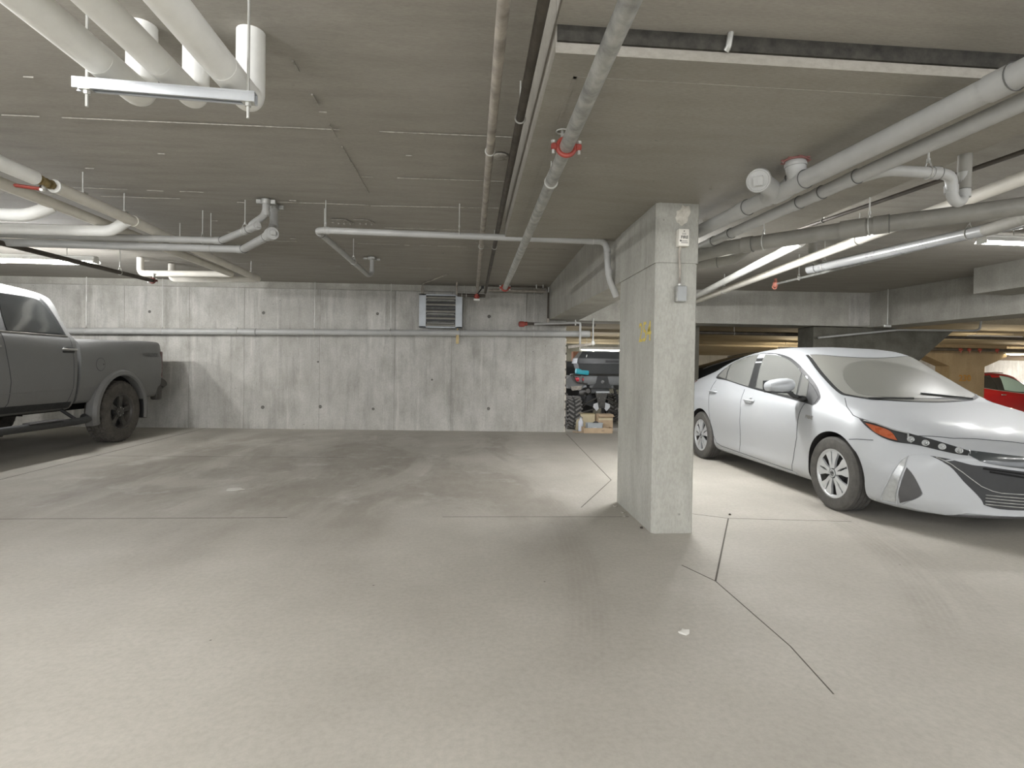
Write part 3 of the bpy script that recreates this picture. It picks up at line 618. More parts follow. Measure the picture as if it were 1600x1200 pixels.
part('firestop', m, plain('pink_firestop', (158, 110, 104), .8), r1, True)
# branch with trap from the medium pipe
t = thing('drain_trap', 'grey plastic trap with U bend dropping from the ceiling at right', 'pipe', (2.5, 2.85, 2.2))
m = MB(); m.tube([(2.06, 2.90, 2.25), (2.16, 2.70, 2.255), (2.48, 2.71, 2.255), (2.56, 2.74, 2.25), (2.585, 2.76, 2.15), (2.635, 2.78, 2.125), (2.685, 2.80, 2.15), (2.69, 2.80, 2.30)], .028, .06, 20, nb=7); part('trap_bend', m, M_PVC, t, True, sharp=60)
m = MB(); m.cyl((2.69, 2.80, 2.20), (2.72, 2.82, ZC), .033, seg=20); part('drop_pipe', m, M_PVCD, t, True)
for c, dd in (((2.44, 2.71, 2.255), (1, 0, 0)), ((2.58, 2.76, 2.19), (0, 0, 1)), ((2.69, 2.80, 2.185), (0, 0, 1))):
    c = Vector(c); dd = Vector(dd); m = MB(); m.cyl(c - dd * .022, c + dd * .022, .033, seg=20); part('collar', m, M_PVC, t, True); m = MB(); m.torus(c + dd * .022, dd, .0325, .002, 20, 6); part('collar_line', m, M_PVCB, t, True)
hanger(t, 2.40, 2.71, 2.255, .028, ZP, (1, 0, 0))
# white lit pipes, duct, sprinkler lines
pipe('insulated_pipe', 'long cream-white pipe running past the right fixture toward the far beam', 'pipe', [(4.09, 9.9, 2.45), (3.50, 3.21, 2.45), (3.40, 2.0, 2.45)], .046, M_WHITED, hangers=((0, .25), (0, .75)), group=None)
pipe('insulated_pipe', 'shorter white pipe with end cap beside the right fixture', 'pipe', [(3.95, 9.6, 2.48), (3.25, 5.15, 2.48)], .045, M_WHITE, collars=((0, .985, .05),), ringed=False)
r5 = pipe('drain_pipe', 'shiny grey drain pipe with blunt end hung below the ceiling at right', 'pipe', [(3.93, 6.08, 2.39), (4.24, 4.20, 2.39), (4.50, 3.2, 2.40)], .050, plain('shiny_grey_pipe', (160, 161, 160), .3, metal=.2, var=.03, nscale=2), hangers=((0, .12), (0, .93)), collars=((0, .05, .05),), seg=20)
m = MB(); m.tube([(3.97, 5.90, 2.40), (3.93, 5.95, 2.46), (3.90, 5.97, 2.55), (3.90, 5.97, ZC)], .045, .04, 16); part('riser', m, M_PVCD, r5, True)
m = MB(); m.tube([(4.24, 4.2, 2.39), (4.10, 3.75, 2.36), (3.72, 3.3, 2.28)], .05, .1, 16); part('wye_branch', m, M_PVCD, r5, True)
r6 = pipe('steel_pipe', 'thin galvanised sprinkler pipe with red end fitting at right', 'pipe', [(4.17, 7.16, 2.395), (4.47, 2.6, 2.40)], .0165, M_GALV, hangers=((0, .10),), seg=12)
m = MB(); m.sphere((4.165, 7.18, 2.395), .04, 10, 8, (.8, 1.2, 1.2)); m.cyl((4.165, 7.18, 2.42), (4.165, 7.18, 2.47), .018, seg=10); m.torus((4.165, 7.2, 2.36), (0, 1, 0), .028, .01, 14, 6); part('red_end_fitting', m, plain('salmon_fitting', (176, 112, 96), .5), r6, True)
pipe('steel_pipe', 'dark thin pipe tight under the ceiling beyond the dropped panel at right', 'pipe', [(3.05, 5.6, 2.56), (3.42, 2.6, 2.56)], .016, M_STEELD, hangers=((0, .3),), seg=10)
# pvc at column head behind it
pipe('drain_pipe', 'dark grey drain elbow beside the column head below the right pipes', 'pipe', [(1.62, 5.3, 2.16), (2.05, 4.95, 2.17), (2.35, 4.72, 2.19), (2.40, 4.60, 2.26)], .044, M_PVCD, bend=.08, collars=((1, .55, .05),), seg=20)
# rod + clip on the skewed beam, conduit along its base
r7 = thing('conduit_run', 'grey conduit along the foot of the beam junction with clipped drop rod', 'conduit', (6.7, 10.02, 1.9))
m = MB(); m.tube([(6.68, 10.0, 1.86), (8.30, 9.98, 2.045), (9.90, 9.98, 2.06), (10.0, 9.98, 2.09), (10.02, 9.98, 2.25)], .020, .06, 10); part('pipe_run', m, M_PVC, r7, True)
m = MB(); m.cyl((7.60, 9.40, 2.06), (7.60, 9.40, 2.74), .008, seg=8); m.rbox((7.60, 9.40, 2.06), (.14, .05, .05), .012, 1); part('drop_rod', m, M_ROD, r7, True)

# ============================================================ FIXTURES
def strip_light(label, c, L, rotz=0, cage=True, zc=None, tube=None, hang=ZC, wd=.16, group=None):
    t = thing('strip_light', label, 'light', c, rotz, group)
    m = MB(); m.rbox((0, 0, .045), (L, wd * .62, .05), .008, 1); part('housing', m, M_WHITE, t)
    m = MB(); m.prism([(-L / 2, -wd * .31, .04), (-L / 2, -wd / 2, .0), (-L / 2, -wd / 2, .004), (-L / 2, -wd * .30, .048)], (L, 0, 0)); m.prism([(-L / 2, wd * .31, .04), (-L / 2, wd / 2, .0), (-L / 2, wd / 2, .004), (-L / 2, wd * .30, .048)], (L, 0, 0)); part('reflector', m, M_WHITE, t)
    for q in (-1, 1): m = MB(); m.cyl((-L / 2 + .03, q * .038, .006), (L / 2 - .03, q * .038, .006), .016, seg=10); part('fluorescent_tube', m, tube or M_TUBE, t)
    m = MB()
    for q in (-1, 1): m.box((q * (L / 2 - .015), 0, .01), (.02, wd * .7, .05))
    part('lamp_holder', m, M_WHITE, t)
    if cage:
        m = MB(); n = int(L / .09)
        for q in (-wd / 2, -.03, .03, wd / 2): m.cyl((-L / 2, q, -.035 if abs(q) < .05 else -.01), (L / 2, q, -.035 if abs(q) < .05 else -.01), .0018, seg=5)
        for i in range(n + 1):
            x = -L / 2 + L * i / n; m.tube([(x, -wd / 2, .02), (x, -wd / 2, -.012), (x, -.03, -.035), (x, .03, -.035), (x, wd / 2, -.012), (x, wd / 2, .02)], .0016, 0, 5)
        part('wire_guard', m, M_ROD, t)
    for q in (-1, 1):
        if hang - c[2] > .09: m = MB(); m.cyl((q * L * .35, 0, .068), (q * L * .35, 0, hang - c[2]), .004, seg=6); part('hanger_rod', m, M_ROD, t)
    return t
strip_light('fluorescent strip light with wire guard above the pickup truck at left', (-6.0, 7.4, 2.47), 2.4)
strip_light('fluorescent strip light mostly hidden by grey pipes right of the column', (2.2, 5.75, 2.41), 1.25)
strip_light('fluorescent strip light in the storage bay above the quad bike', (3.45, 14.0, 1.70), 1.2, tube=M_TUBE, hang=sz(14))
strip_light('warm fluorescent light in the lower bay glimpsed over the silver car roof', (8.9, 14.0, 1.80), 1.3, tube=M_TUBEW, hang=sz(14))
strip_light('warm fluorescent light in the lower bay at the right edge above the red car', (15.4, 14.0, 1.79), 1.3, tube=M_TUBEW, hang=sz(14))
strip_light('warm fluorescent light in the lower bay hidden behind the flared column', (12.0, 11.6, 2.03), 1.3, cage=False, tube=M_TUBEW, hang=sz(11.6))
for c, L_, lab in (((-2.5, .9, 2.52), 1.2, 'short strip light left of the three thick white pipes'), ((.4, -1.4, 2.55), 2.4, 'strip light on the ceiling behind the camera'), ((6.4, 5.2, 2.55), 2.4, 'strip light on the ceiling above the far side of the silver car'),
                 ((6.0, .4, 2.55), 2.4, 'strip light on the ceiling right of the camera'), ((-6.5, 1.6, 2.55), 2.4, 'strip light on the ceiling left of the camera'), ((-3.5, -3.2, 2.55), 2.4, 'strip light added unseen behind the camera as fill, left one'), ((4.5, -3.4, 2.55), 2.4, 'strip light added unseen behind the camera as fill, right one'), ((20.0, 16.6, 1.64), 1.2, 'strip light beside the red car at the far wall')):  # the fill pair behind the camera is added to brighten the ceiling
    strip_light('fluorescent ' + lab, c, L_, cage=False, hang=ZC if c[1] < 10 else sz(c[1]))

# radiant heater on the back wall
M_HEAT = plain('bluish_white_enamel', (186, 192, 196), .45)
hx0, hx1, hz0, hz1, hy = -.925, -.155, 1.90, 2.50, 9.93
t = thing('unit_heater', 'white louvred unit heater on the back wall above the drain pipe', 'heater', ((hx0 + hx1) / 2, hy, hz0))
m = MB(); m.box2((hx0, hy + .02, hz0), (hx1, hy + .22, hz1)); part('casing', m, M_HEAT, t, True)
m = MB()
for a, b in (((hx0, hz0), (hx1, hz0 + .02)), ((hx0, hz1 - .02), (hx1, hz1)), ((hx0, hz0), (hx0 + .12, hz1)), ((hx1 - .12, hz0), (hx1, hz1))): m.box2((a[0], hy - .01, a[1]), (b[0], hy + .022, b[1]))
part('front_frame', m, M_HEAT, t, True)
m = MB(); m.box2((hx0 + .11, hy + .012, hz0 + .02), (hx1 - .11, hy + .024, hz1 - .02)); part('grille_void', m, M_BLACK, t, True)
for k in range(9):
    z = hz0 + .05 + k * .062; m = MB(); m.box((( hx0 + hx1) / 2, hy, z), (hx1 - hx0 - .24, .05, .006 if k % 2 else .03), Matrix.Rotation(.5, 3, 'X')); part('louvre', m, M_GALV if k % 2 else M_PVCD, t, True)
for k, z in enumerate((hz0 + .08, hz0 + .25, hz1 - .10)): m = MB(); m.cyl((hx0 + .14, hy - .005, z), (hx1 - .14, hy - .005, z), .008, seg=8); part('heating_rod', m, M_ROD, t, True)
m = MB(); m.tube([(hx0 + .03, hy + .12, hz1), (hx0 + .03, hy + .12, 2.66), (hx0 + .06, hy + .02, 2.69), (hx0 + .55, 8.9, 2.695)], .012, .06, 8); part('supply_conduit', m, M_GALVP, t, True)
m = MB(); m.tube([(hx0 + .06, hy + .12, hz1), (hx0 + .06, hy + .12, 2.62), (hx0 + .07, hy + .1, 2.68)], .010, .04, 8); part('supply_conduit', m, M_GALVP, t, True)

# fire bell box, conduit and switch box on the column
yf = CY0 - .006
t = thing('fire_alarm_box', 'white fire alarm box near the top of the concrete column', 'alarm box', (1.513, yf, 2.08))
R0 = Matrix.Rotation(.02, 3, 'Y')
m = MB(); m.rbox((1.513, yf - .028, 2.142), (.078, .056, .122), .005, 2); part('casing', m, M_WHITED, t, True)
part('red_lettering', text_mb('FIRE', .030, frame4((1.516, yf - .0575, 2.142), (1, 0, 0), (0, 0, 1)), .0006, .0006), M_INK, t, True, label='grey lettering FIRE')
m = MB()
m.cyl((1.513, yf - .056, 2.186), (1.513, yf - .0585, 2.186), .004, seg=8)
for k in range(3): m.box((1.513, yf - .0565, 2.172 - .005 * k), (.03, .001, .0015))
for k in range(2): m.box((1.513 + .004 * k, yf - .0565, 2.116 - .012 * k), (.05, .001, .004))
m.box((1.488, yf - .0565, 2.118), (.012, .001, .012)); part('printed_marks', m, M_INK, t, True)
t = thing('switch_box', 'grey metal outlet box below the fire alarm box on the column', 'junction box', (1.505, yf, 1.68))
m = MB(); m.rbox((1.506, yf - .024, 1.742), (.075, .046, .118), .008, 2); part('box_body', m, M_GALV, t, True)
m = MB(); m.rbox((1.509, yf - .050, 1.742), (.066, .006, .108), .002, 1); part('cover_plate', m, plain('grey_cover', (150, 152, 150), .45, metal=.2), t, True)
m = MB(); m.tube([(1.500, yf - .018, 1.80), (1.503, yf - .018, 1.90), (1.495, yf - .016, 2.03), (1.500, yf - .02, 2.085)], .0085, .03, 10); part('conduit', m, M_GALVP, t, True)
m = MB(); m.cyl((1.500, yf - .018, 1.80), (1.500, yf - .018, 1.815), .013, seg=10); part('connector', m, M_ROD, t, True)

# ============================================================ VEHICLES
M_SILVER = None
def paint(name, col, rough=.32, metal=.35, dust=.0, dustcol=(150, 146, 136), flake=0):
    t = NT(name); n = t.noise(2.2, 4, .6, t.coord(obj=True)); fine = t.noise(40, 4, .7, t.coord(obj=True))
    c = t.mix(t.ramp(n, [(.3, 0.0), (.7, .08)]), srgb(*col), srgb(*[x * .85 for x in col]))
    if dust:
        sp = t.n('ShaderNodeSeparateXYZ'); t.link(t.n('ShaderNodeTexCoord').outputs['Object'], sp.inputs[0])
        mr = t.n('ShaderNodeMapRange'); t.link(sp.outputs[2], mr.inputs[0]); mr.inputs[1].default_value = .25; mr.inputs[2].default_value = 1.1; mr.inputs[3].default_value = 1.0; mr.inputs[4].default_value = .45
        d = t.math('MULTIPLY', t.math('MULTIPLY', mr.outputs[0], dust), t.ramp(t.math('ADD', t.math('MULTIPLY', n, .5), t.math('MULTIPLY', fine, .5)), [(.25, .55), (.6, 1.0)]))
        c = t.mix(d, c, srgb(*dustcol)); t.set(Roughness=t.math('ADD', rough, t.math('MULTIPLY', d, .5)), Metallic=t.math('SUBTRACT', metal, t.math('MULTIPLY', d, metal * .9)))
    else: t.set(Roughness=rough, Metallic=metal)
    t.set(Base_Color=c, Coat_Weight=.3, Coat_Roughness=.18); return t.m
def glass(name, col, rough=.06, alpha_dust=.15):
    t = NT(name); n = t.noise(5, 5, .6, t.coord(obj=True))
    t.set(Base_Color=t.mix(t.ramp(n, [(.3, 0.0), (.7, .2)]), srgb(*col), srgb(*[min(255, x * 1.08) for x in col])), Roughness=t.ramp(n, [(.3, rough), (.7, rough + alpha_dust)]), Specular_IOR_Level=.5, Coat_Weight=.3, Coat_Roughness=max(.05, rough * .6)); return t.m
M_SILVER = paint('silver_paint', (172, 176, 180), .46, .3, .32, (178, 175, 166))
M_GREYT = paint('dusty_grey_paint', (118, 120, 120), .38, .2, .75, (99, 95, 88))
M_REDP = paint('red_paint', (150, 22, 26), .28, .1)
M_DKCAR = paint('black_car_paint', (40, 42, 42), .3, .2)
M_GLASS = glass('tinted_glass', (104, 105, 102), .12, .05)
M_WSCR = glass('dusty_windscreen', (122, 122, 116), .45, .03)
M_WIPED = glass('wiped_glass', (110, 110, 104), .32, .03)
M_GLASSD = glass('dark_glass', (44, 46, 46), .08)
M_GLASSB = glass('bluegreen_glass', (150, 176, 172), .1)
M_RUBBER = plain('tyre_rubber', (78, 76, 72), .85, var=.12, nscale=20)
M_RUBBERD = plain('dusty_tyre_rubber', (80, 76, 70), .9, var=.18, nscale=14)
M_RUBQ = plain('quad_tyre_rubber', (70, 69, 67), .9); M_LUG = plain('worn_grey_lug', (128, 126, 122), .8, var=.15, nscale=20)
M_RIM = plain('silver_rim', (196, 198, 198), .35, metal=.45)
M_RIMD = plain('dark_rim', (74, 72, 68), .45, metal=.3)
M_RIMIN = plain('rim_inner_dark', (44, 44, 44), .6)
M_WELL = plain('wheel_well', (30, 29, 27), .9)
M_SEAM = plain('panel_gap', (62, 64, 64), .7)
M_TRIM = plain('satin_black_trim', (40, 41, 41), .5)
M_GRILL = plain('gloss_dark_panel', (60, 64, 64), .22, coat=.6)
M_GREYP = plain('grey_plastic', (74, 73, 72), .6)
M_CHROME = plain('chrome', (214, 214, 212), .15, metal=.9)
M_AMBER = plain('amber_lens', (150, 76, 46), .3, coat=.4)
M_TAIL = plain('red_lens', (120, 26, 34), .2, coat=.6)
M_LENS = plain('clear_lamp_lens', (176, 178, 176), .16, metal=.3, var=.08, nscale=30)

def pchip(xk, yk, x):
    n = len(xk)
    if x <= xk[0]: return yk[0]
    if x >= xk[-1]: return yk[-1]
    h = [xk[i + 1] - xk[i] for i in range(n - 1)]; d = [(yk[i + 1] - yk[i]) / h[i] for i in range(n - 1)]
    def sl(i):
        if i == 0: return d[0]
        if i == n - 1: return d[-1]
        if d[i - 1] * d[i] <= 0: return 0
        w1, w2 = 2 * h[i] + h[i - 1], h[i] + 2 * h[i - 1]; return (w1 + w2) / (w1 / d[i - 1] + w2 / d[i])
    i = max(j for j in range(n - 1) if xk[j] <= x); t = (x - xk[i]) / h[i]
    return (2 * t ** 3 - 3 * t * t + 1) * yk[i] + (t ** 3 - 2 * t * t + t) * h[i] * sl(i) + (-2 * t ** 3 + 3 * t * t) * yk[i + 1] + (t ** 3 - t * t) * h[i] * sl(i + 1)
def catmull(pts, per):
    out = []; n = len(pts)
    for i in range(n - 1):
        p0 = pts[max(0, i - 1)]; p1 = pts[i]; p2 = pts[i + 1]; p3 = pts[min(n - 1, i + 2)]
        d1 = max(1e-4, math.sqrt(math.dist(p0, p1))); d2 = max(1e-4, math.sqrt(math.dist(p1, p2))); d3 = max(1e-4, math.sqrt(math.dist(p2, p3)))
        for k in range(per):
            t = k / per
            m1 = [((p2[j] - p1[j]) / d2 - (p2[j] - p0[j]) / (d1 + d2) + (p1[j] - p0[j]) / d1) * d2 if i > 0 else (p2[j] - p1[j]) for j in (0, 1)]
            m2 = [((p3[j] - p2[j]) / d3 - (p3[j] - p1[j]) / (d2 + d3) + (p2[j] - p1[j]) / d2) * d2 if i < n - 2 else (p2[j] - p1[j]) for j in (0, 1)]
            out.append(tuple((2 * t ** 3 - 3 * t * t + 1) * p1[j] + (t ** 3 - 2 * t * t + t) * m1[j] + (-2 * t ** 3 + 3 * t * t) * p2[j] + (t ** 3 - t * t) * m2[j] for j in (0, 1)))
    out.append(tuple(pts[-1])); return out
def car_shell(XK, K, xs, per=5, warp=None, capn=10, sharp=40):
    """K: list of (yk, zk) knot tables bottom centre -> top centre. Returns MB of a closed shell, x forward, y left"""
    mb = MB(); rings = []
    for x in xs:
        pts = [(pchip(XK, a, x), pchip(XK, b, x)) for a, b in K]
        half = catmull(pts, per)
        L = [(y, z) for y, z in half]; R = [(-y, z) for y, z in reversed(half[1:-1])]
        rings.append([Vector((x, y, z)) for y, z in L + R])
    n = len(rings[0]); H = len(half)
    vs = [p for r in rings for p in r]; fs = []
    for a in range(len(rings) - 1):
        for i in range(n):
            j = (i + 1) % n; fs.append((a * n + i, a * n + j, (a + 1) * n + j, (a + 1) * n + i))
    # end caps as rows of quads between the left and right half
    for a in (0, len(rings) - 1):
        base = a * n; prev = [base]
        for i in range(1, H - 1):
            l = vs[base + i]; r = vs[base + n - i]; row = [base + i]
            for k in range(1, capn): row.append(len(vs)); vs.append(l.lerp(r, k / capn))
            row.append(base + n - i)
            if len(prev) == 1: fs += [(prev[0], row[k], row[k + 1]) for k in range(capn)]
            else: fs += [(prev[k], prev[k + 1], row[k + 1], row[k]) for k in range(capn)]
            prev = row
        fs += [(base + H - 1, prev[k], prev[k + 1]) for k in range(capn)]
    if warp: vs = [warp(v) for v in vs]
    mb.add(vs, fs); return mb
def cut_wheels(me, wheels, r, yin, yout):
    """boolean the wheel arches out of a shell mesh"""
    o = bpy.data.objects.new('tmp_body', me); COL.objects.link(o); cs = []
    for (x, z) in wheels:
        for s in (-1, 1):
            m = MB(); m.cyl((x, s * yin, z), (x, s * yout, z), r, seg=48); m.box((x, s * (yin + yout) / 2, z - r * .5 - .2), (2 * r * .985, yout - yin, r + .4))
            c1 = MB(); pts = [(x + r * math.cos(a), s * yin, z + r * math.sin(a)) for a in [PI * k / 32 for k in range(33)]] + [(x - r, s * yin, -.3), (x + r, s * yin, -.3)]
            c1.prism(pts, (0, s * (yout - yin), 0)); cm = c1.mesh('tmp_cut', M_WELL)
            c = bpy.data.objects.new('tmp_cut', cm); COL.objects.link(c); cs.append(c)
            md = o.modifiers.new('b', 'BOOLEAN'); md.operation = 'DIFFERENCE'; md.object = c; md.solver = 'MANIFOLD'
            try: md.material_mode = 'TRANSFER'
            except Exception: pass
    bpy.context.view_layer.update()
    new = bpy.data.meshes.new_from_object(o.evaluated_get(bpy.context.evaluated_depsgraph_get()))
    bpy.data.objects.remove(o)
    for c in cs: bpy.data.objects.remove(c)
    new.polygons.foreach_set('use_smooth', [True] * len(new.polygons)); new.set_sharp_from_angle(angle=math.radians(38)); return new
def bvh_of(mb): return BVHTree.FromPolygons([tuple(v) for v in mb.v], mb.f)
def smooth_closed(pts, n=4):
    """closed Catmull-Rom through 3D points; a point given with 4 values (.., 1) is a sharp corner"""
    P = [Vector(p[:3]) for p in pts]; sh = [len(p) > 3 for p in pts]; out = []; N = len(P)
    for i in range(N):
        p0, p1, p2, p3 = P[i - 1], P[i], P[(i + 1) % N], P[(i + 2) % N]
        if sh[i]: p0 = p1
        if sh[(i + 1) % N]: p3 = p2
        for k in range(n):
            t = k / n; out.append(.5 * ((2 * p1) + (p2 - p0) * t + (2 * p0 - 5 * p1 + 4 * p2 - p3) * t * t + (3 * p1 - p0 - 3 * p2 + p3) * t ** 3))
    return out
def patch(bvh, pts, d, off=.003, res=.05, thick=.006, smooth=True, push=1.0, sub=4):
    """a panel that follows the surface: outline pts (3D), seen along direction d (pointing outwards)"""
    d = Vector(d).normalized(); R = mat_z(d); P = smooth_closed(pts, sub) if smooth else [Vector(p[:3]) for p in pts]
    RI = R.transposed(); q = [RI @ p for p in P]; bm = bmesh.new()
    vs = [bm.verts.new((p.x, p.y, 0)) for p in q]; bm.faces.new(vs)
    zoff = sum(p.z for p in q) / len(q)
    for ax in (0, 1):
        lo = min(p[ax] for p in q); hi = max(p[ax] for p in q); k = int((hi - lo) / res)
        for i in range(1, k + 1):
            c = [0, 0, 0]; c[ax] = lo + (hi - lo) * i / (k + 1); nn = [0, 0, 0]; nn[ax] = 1
            bmesh.ops.bisect_plane(bm, geom=bm.verts[:] + bm.edges[:] + bm.faces[:], plane_co=c, plane_no=nn)
    top = {}
    for v in bm.verts:
        w_ = R @ Vector((v.co.x, v.co.y, zoff)) + d * push; hit, nrm, idx, dist = bvh.ray_cast(w_, -d)
        if hit is None or dist > 2.4 * push:
            hit, nrm, idx, dist = bvh.find_nearest(R @ Vector((v.co.x, v.co.y, zoff)))
        if nrm.dot(d) < 0: nrm = -nrm
        top[v] = hit; v.co = hit + (nrm * .6 + d * .4).normalized() * off
    faces = bm.faces[:]; be = [e for e in bm.edges if e.is_boundary]
    r = bmesh.ops.extrude_edge_only(bm, edges=be)
    for g in r['geom']:
        if isinstance(g, bmesh.types.BMVert): g.co -= d * (off + thick)
    bmesh.ops.recalc_face_normals(bm, faces=bm.faces)
    # make top faces look outward
    if sum(f.normal.dot(d) * f.calc_area() for f in faces if f.is_valid) < 0:
        bmesh.ops.reverse_faces(bm, faces=bm.faces)
    mb = MB(); bm.verts.index_update(); mb.add([v.co.copy() for v in bm.verts], [[v.index for v in f.verts] for f in bm.faces]); bm.free(); return mb
def onsurf(bvh, pts, d, off=.0, n=8):
    d = Vector(d).normalized(); out = []
    P = [Vector(p) for p in pts]; Q = []
    for a, b in zip(P[:-1], P[1:]):
        for k in range(n): Q.append(a.lerp(b, k / n))
    Q.append(P[-1])
    for p in Q:
        hit, nrm, i, dist = bvh.ray_cast(p + d * 1.0, -d)
        if hit is None or dist > 2.2: hit, nrm, i, dist = bvh.find_nearest(p)
        if nrm.dot(d) < 0: nrm = -nrm
        out.append(hit + nrm * off)
    return out
def seam(bvh, pts, d, r=.003, off=-.0005, n=8): 
    m = MB(); m.tube(onsurf(bvh, pts, d, off, n), r, 0, 6); return m
def mirror_y(mb):
    m = MB(); m.add([Vector((v.x, -v.y, v.z)) for v in mb.v], [list(reversed(f)) for f in mb.f]); m.mi = list(mb.mi); return m

# ---- wheels (built with the outer face towards -y, centre at origin)
def tyre_mb(R, rimr, w_, lug=.0, nl=60, circ=3, chunky=False):
    m = MB(); seg = nl * 2 if lug else 64; hw = w_ / 2; side = R - rimr
    prof = [(rimr, hw * .78), (rimr + side * .12, hw * .93), (rimr + side * .5, hw * 1.0), (rimr + side * .82, hw * .93), (R * .985, hw * .80)]
    full = [(r, -y) for r, y in prof]; y = -hw * .74
    gw = .008; n = circ + 1; bw = (hw * 1.48 - circ * gw) / n
    for i in range(n):
        full += [(R, y), (R, y + bw)]
        if i < n - 1: full += [(R - .009, y + bw + .001), (R - .009, y + bw + gw - .001)]
        y += bw + gw
    full += [(r, yy) for r, yy in reversed(prof)]; full += [(rimr - .02, hw * .7), (rimr - .02, -hw * .7)]
    rings = []
    for i in range(seg):
        a = 2 * PI * i / seg; ring = []
        for k, (r, yy) in enumerate(full):
            rr = r
            if lug and r >= R * .98 and abs(yy) > hw * .25 and (i + (0 if yy < 0 else 1)) % 2 == 0: rr = r - lug
            ring.append(Vector((rr * math.cos(a), yy, rr * math.sin(a))))
        rings.append(ring)
    rings.append(rings[0]); m.loft(rings, False, True); return m
def wheel(parent, c, R, rimr, w_, side, spokes, kind, name='wheel', rub=None, nl=50, lug=.0):
    """side: -1 outer face at -y. returns the wheel part, rim pieces are its children"""
    S = Matrix.Diagonal((1, 1 if side < 0 else -1, 1)); C = Vector(c)
    def fin_(m): 
        m.v = [S @ v + C for v in m.v]; return m
    wq = part(name, fin_(tyre_mb(R, rimr, w_, lug, nl)), rub or M_RUBBER, parent, sharp=28)
    yo = -w_ / 2
    m = MB(); m.lathe((0, 0, 0), (0, -1, 0), [(rimr - .004, -w_ * .35), (rimr - .012, w_ * .3), (rimr + .006, w_ * .40), (rimr + .008, w_ * .43), (rimr - .006, w_ * .43), (rimr - .02, w_ * .36)], 48)
    part('rim_barrel', fin_(m), M_RIM if kind == 'ten' else M_RIMD, wq)
    m = MB(); m.lathe((0, 0, 0), (0, -1, 0), [(rimr - .008, w_ * .05), (.12, w_ * .07), (.001, w_ * .10)], 32); m.lathe((0, 0, 0), (0, -1, 0), [(.09, w_ * .12), (.085, w_ * .2), (.001, w_ * .22)], 24); part('brake_disc', fin_(m), M_RIMIN, wq)
    def spoke(a, prof, y0, th, dish=.0):
        """prof: list of (r, half width)"""
        mm = MB(); e = Vector((math.cos(a), 0, math.sin(a))); n = Vector((-math.sin(a), 0, math.cos(a))); L = len(prof)
        top = [e * r + n * h + Vector((0, y0 + dish * (1 - (r / rimr)) , 0)) for r, h in prof] + [e * r - n * h + Vector((0, y0 + dish * (1 - (r / rimr)), 0)) for r, h in reversed(prof)]
        mm.prism(top, (0, th, 0)); return mm
    if kind == 'ten':
        for k in range(10):
            a = 2 * PI * (k // 2) / 5 + (.235 if k % 2 else -.235) + PI / 2 + .12
            part('spoke', fin_(spoke(a, [(.045, .014), (rimr * .55, .017), (rimr * .82, .034), (rimr * .985, .036)], yo + .018, .02, -.004)), M_RIM, wq)
        m = MB(); m.cyl((0, yo + .012, 0), (0, yo + .05, 0), .034, seg=24); part('hub_cap', fin_(m), M_RIM, wq)
        m = MB(); m.torus((0, yo + .011, 0), (0, 1, 0), .020, .0025, 20, 6); m.sphere((0, yo + .011, .004), .012, 10, 6, (1.3, .2, .5)); m.sphere((0, yo + .011, 0), .012, 10, 6, (.5, .2, 1.4)); part('hub_emblem', fin_(m), M_TRIM, wq)
    else:
        for k in range(5):
            a = 2 * PI * k / 5 + PI / 2 + spokes
            for q in (-.17, .17):
                part('spoke', fin_(spoke(a + q * .6, [(.05, .02), (rimr * .6, .017), (rimr * .97, .024)], yo + .045, .035, -.0)), M_RIMD, wq)
        m = MB(); m.cyl((0, yo + .04, 0), (0, yo + .09, 0), .078, seg=24); m.cyl((0, yo + .03, 0), (0, yo + .045, 0), .035, seg=20); part('hub_cap', fin_(m), M_RIMD, wq)
        for k in range(5): a = 2 * PI * k / 5; m = MB(); m.cyl((.058 * math.cos(a), yo + .028, .058 * math.sin(a)), (.058 * math.cos(a), yo + .05, .058 * math.sin(a)), .009, seg=6); part('lug_nut', fin_(m), M_CHROME, wq)
    return wq

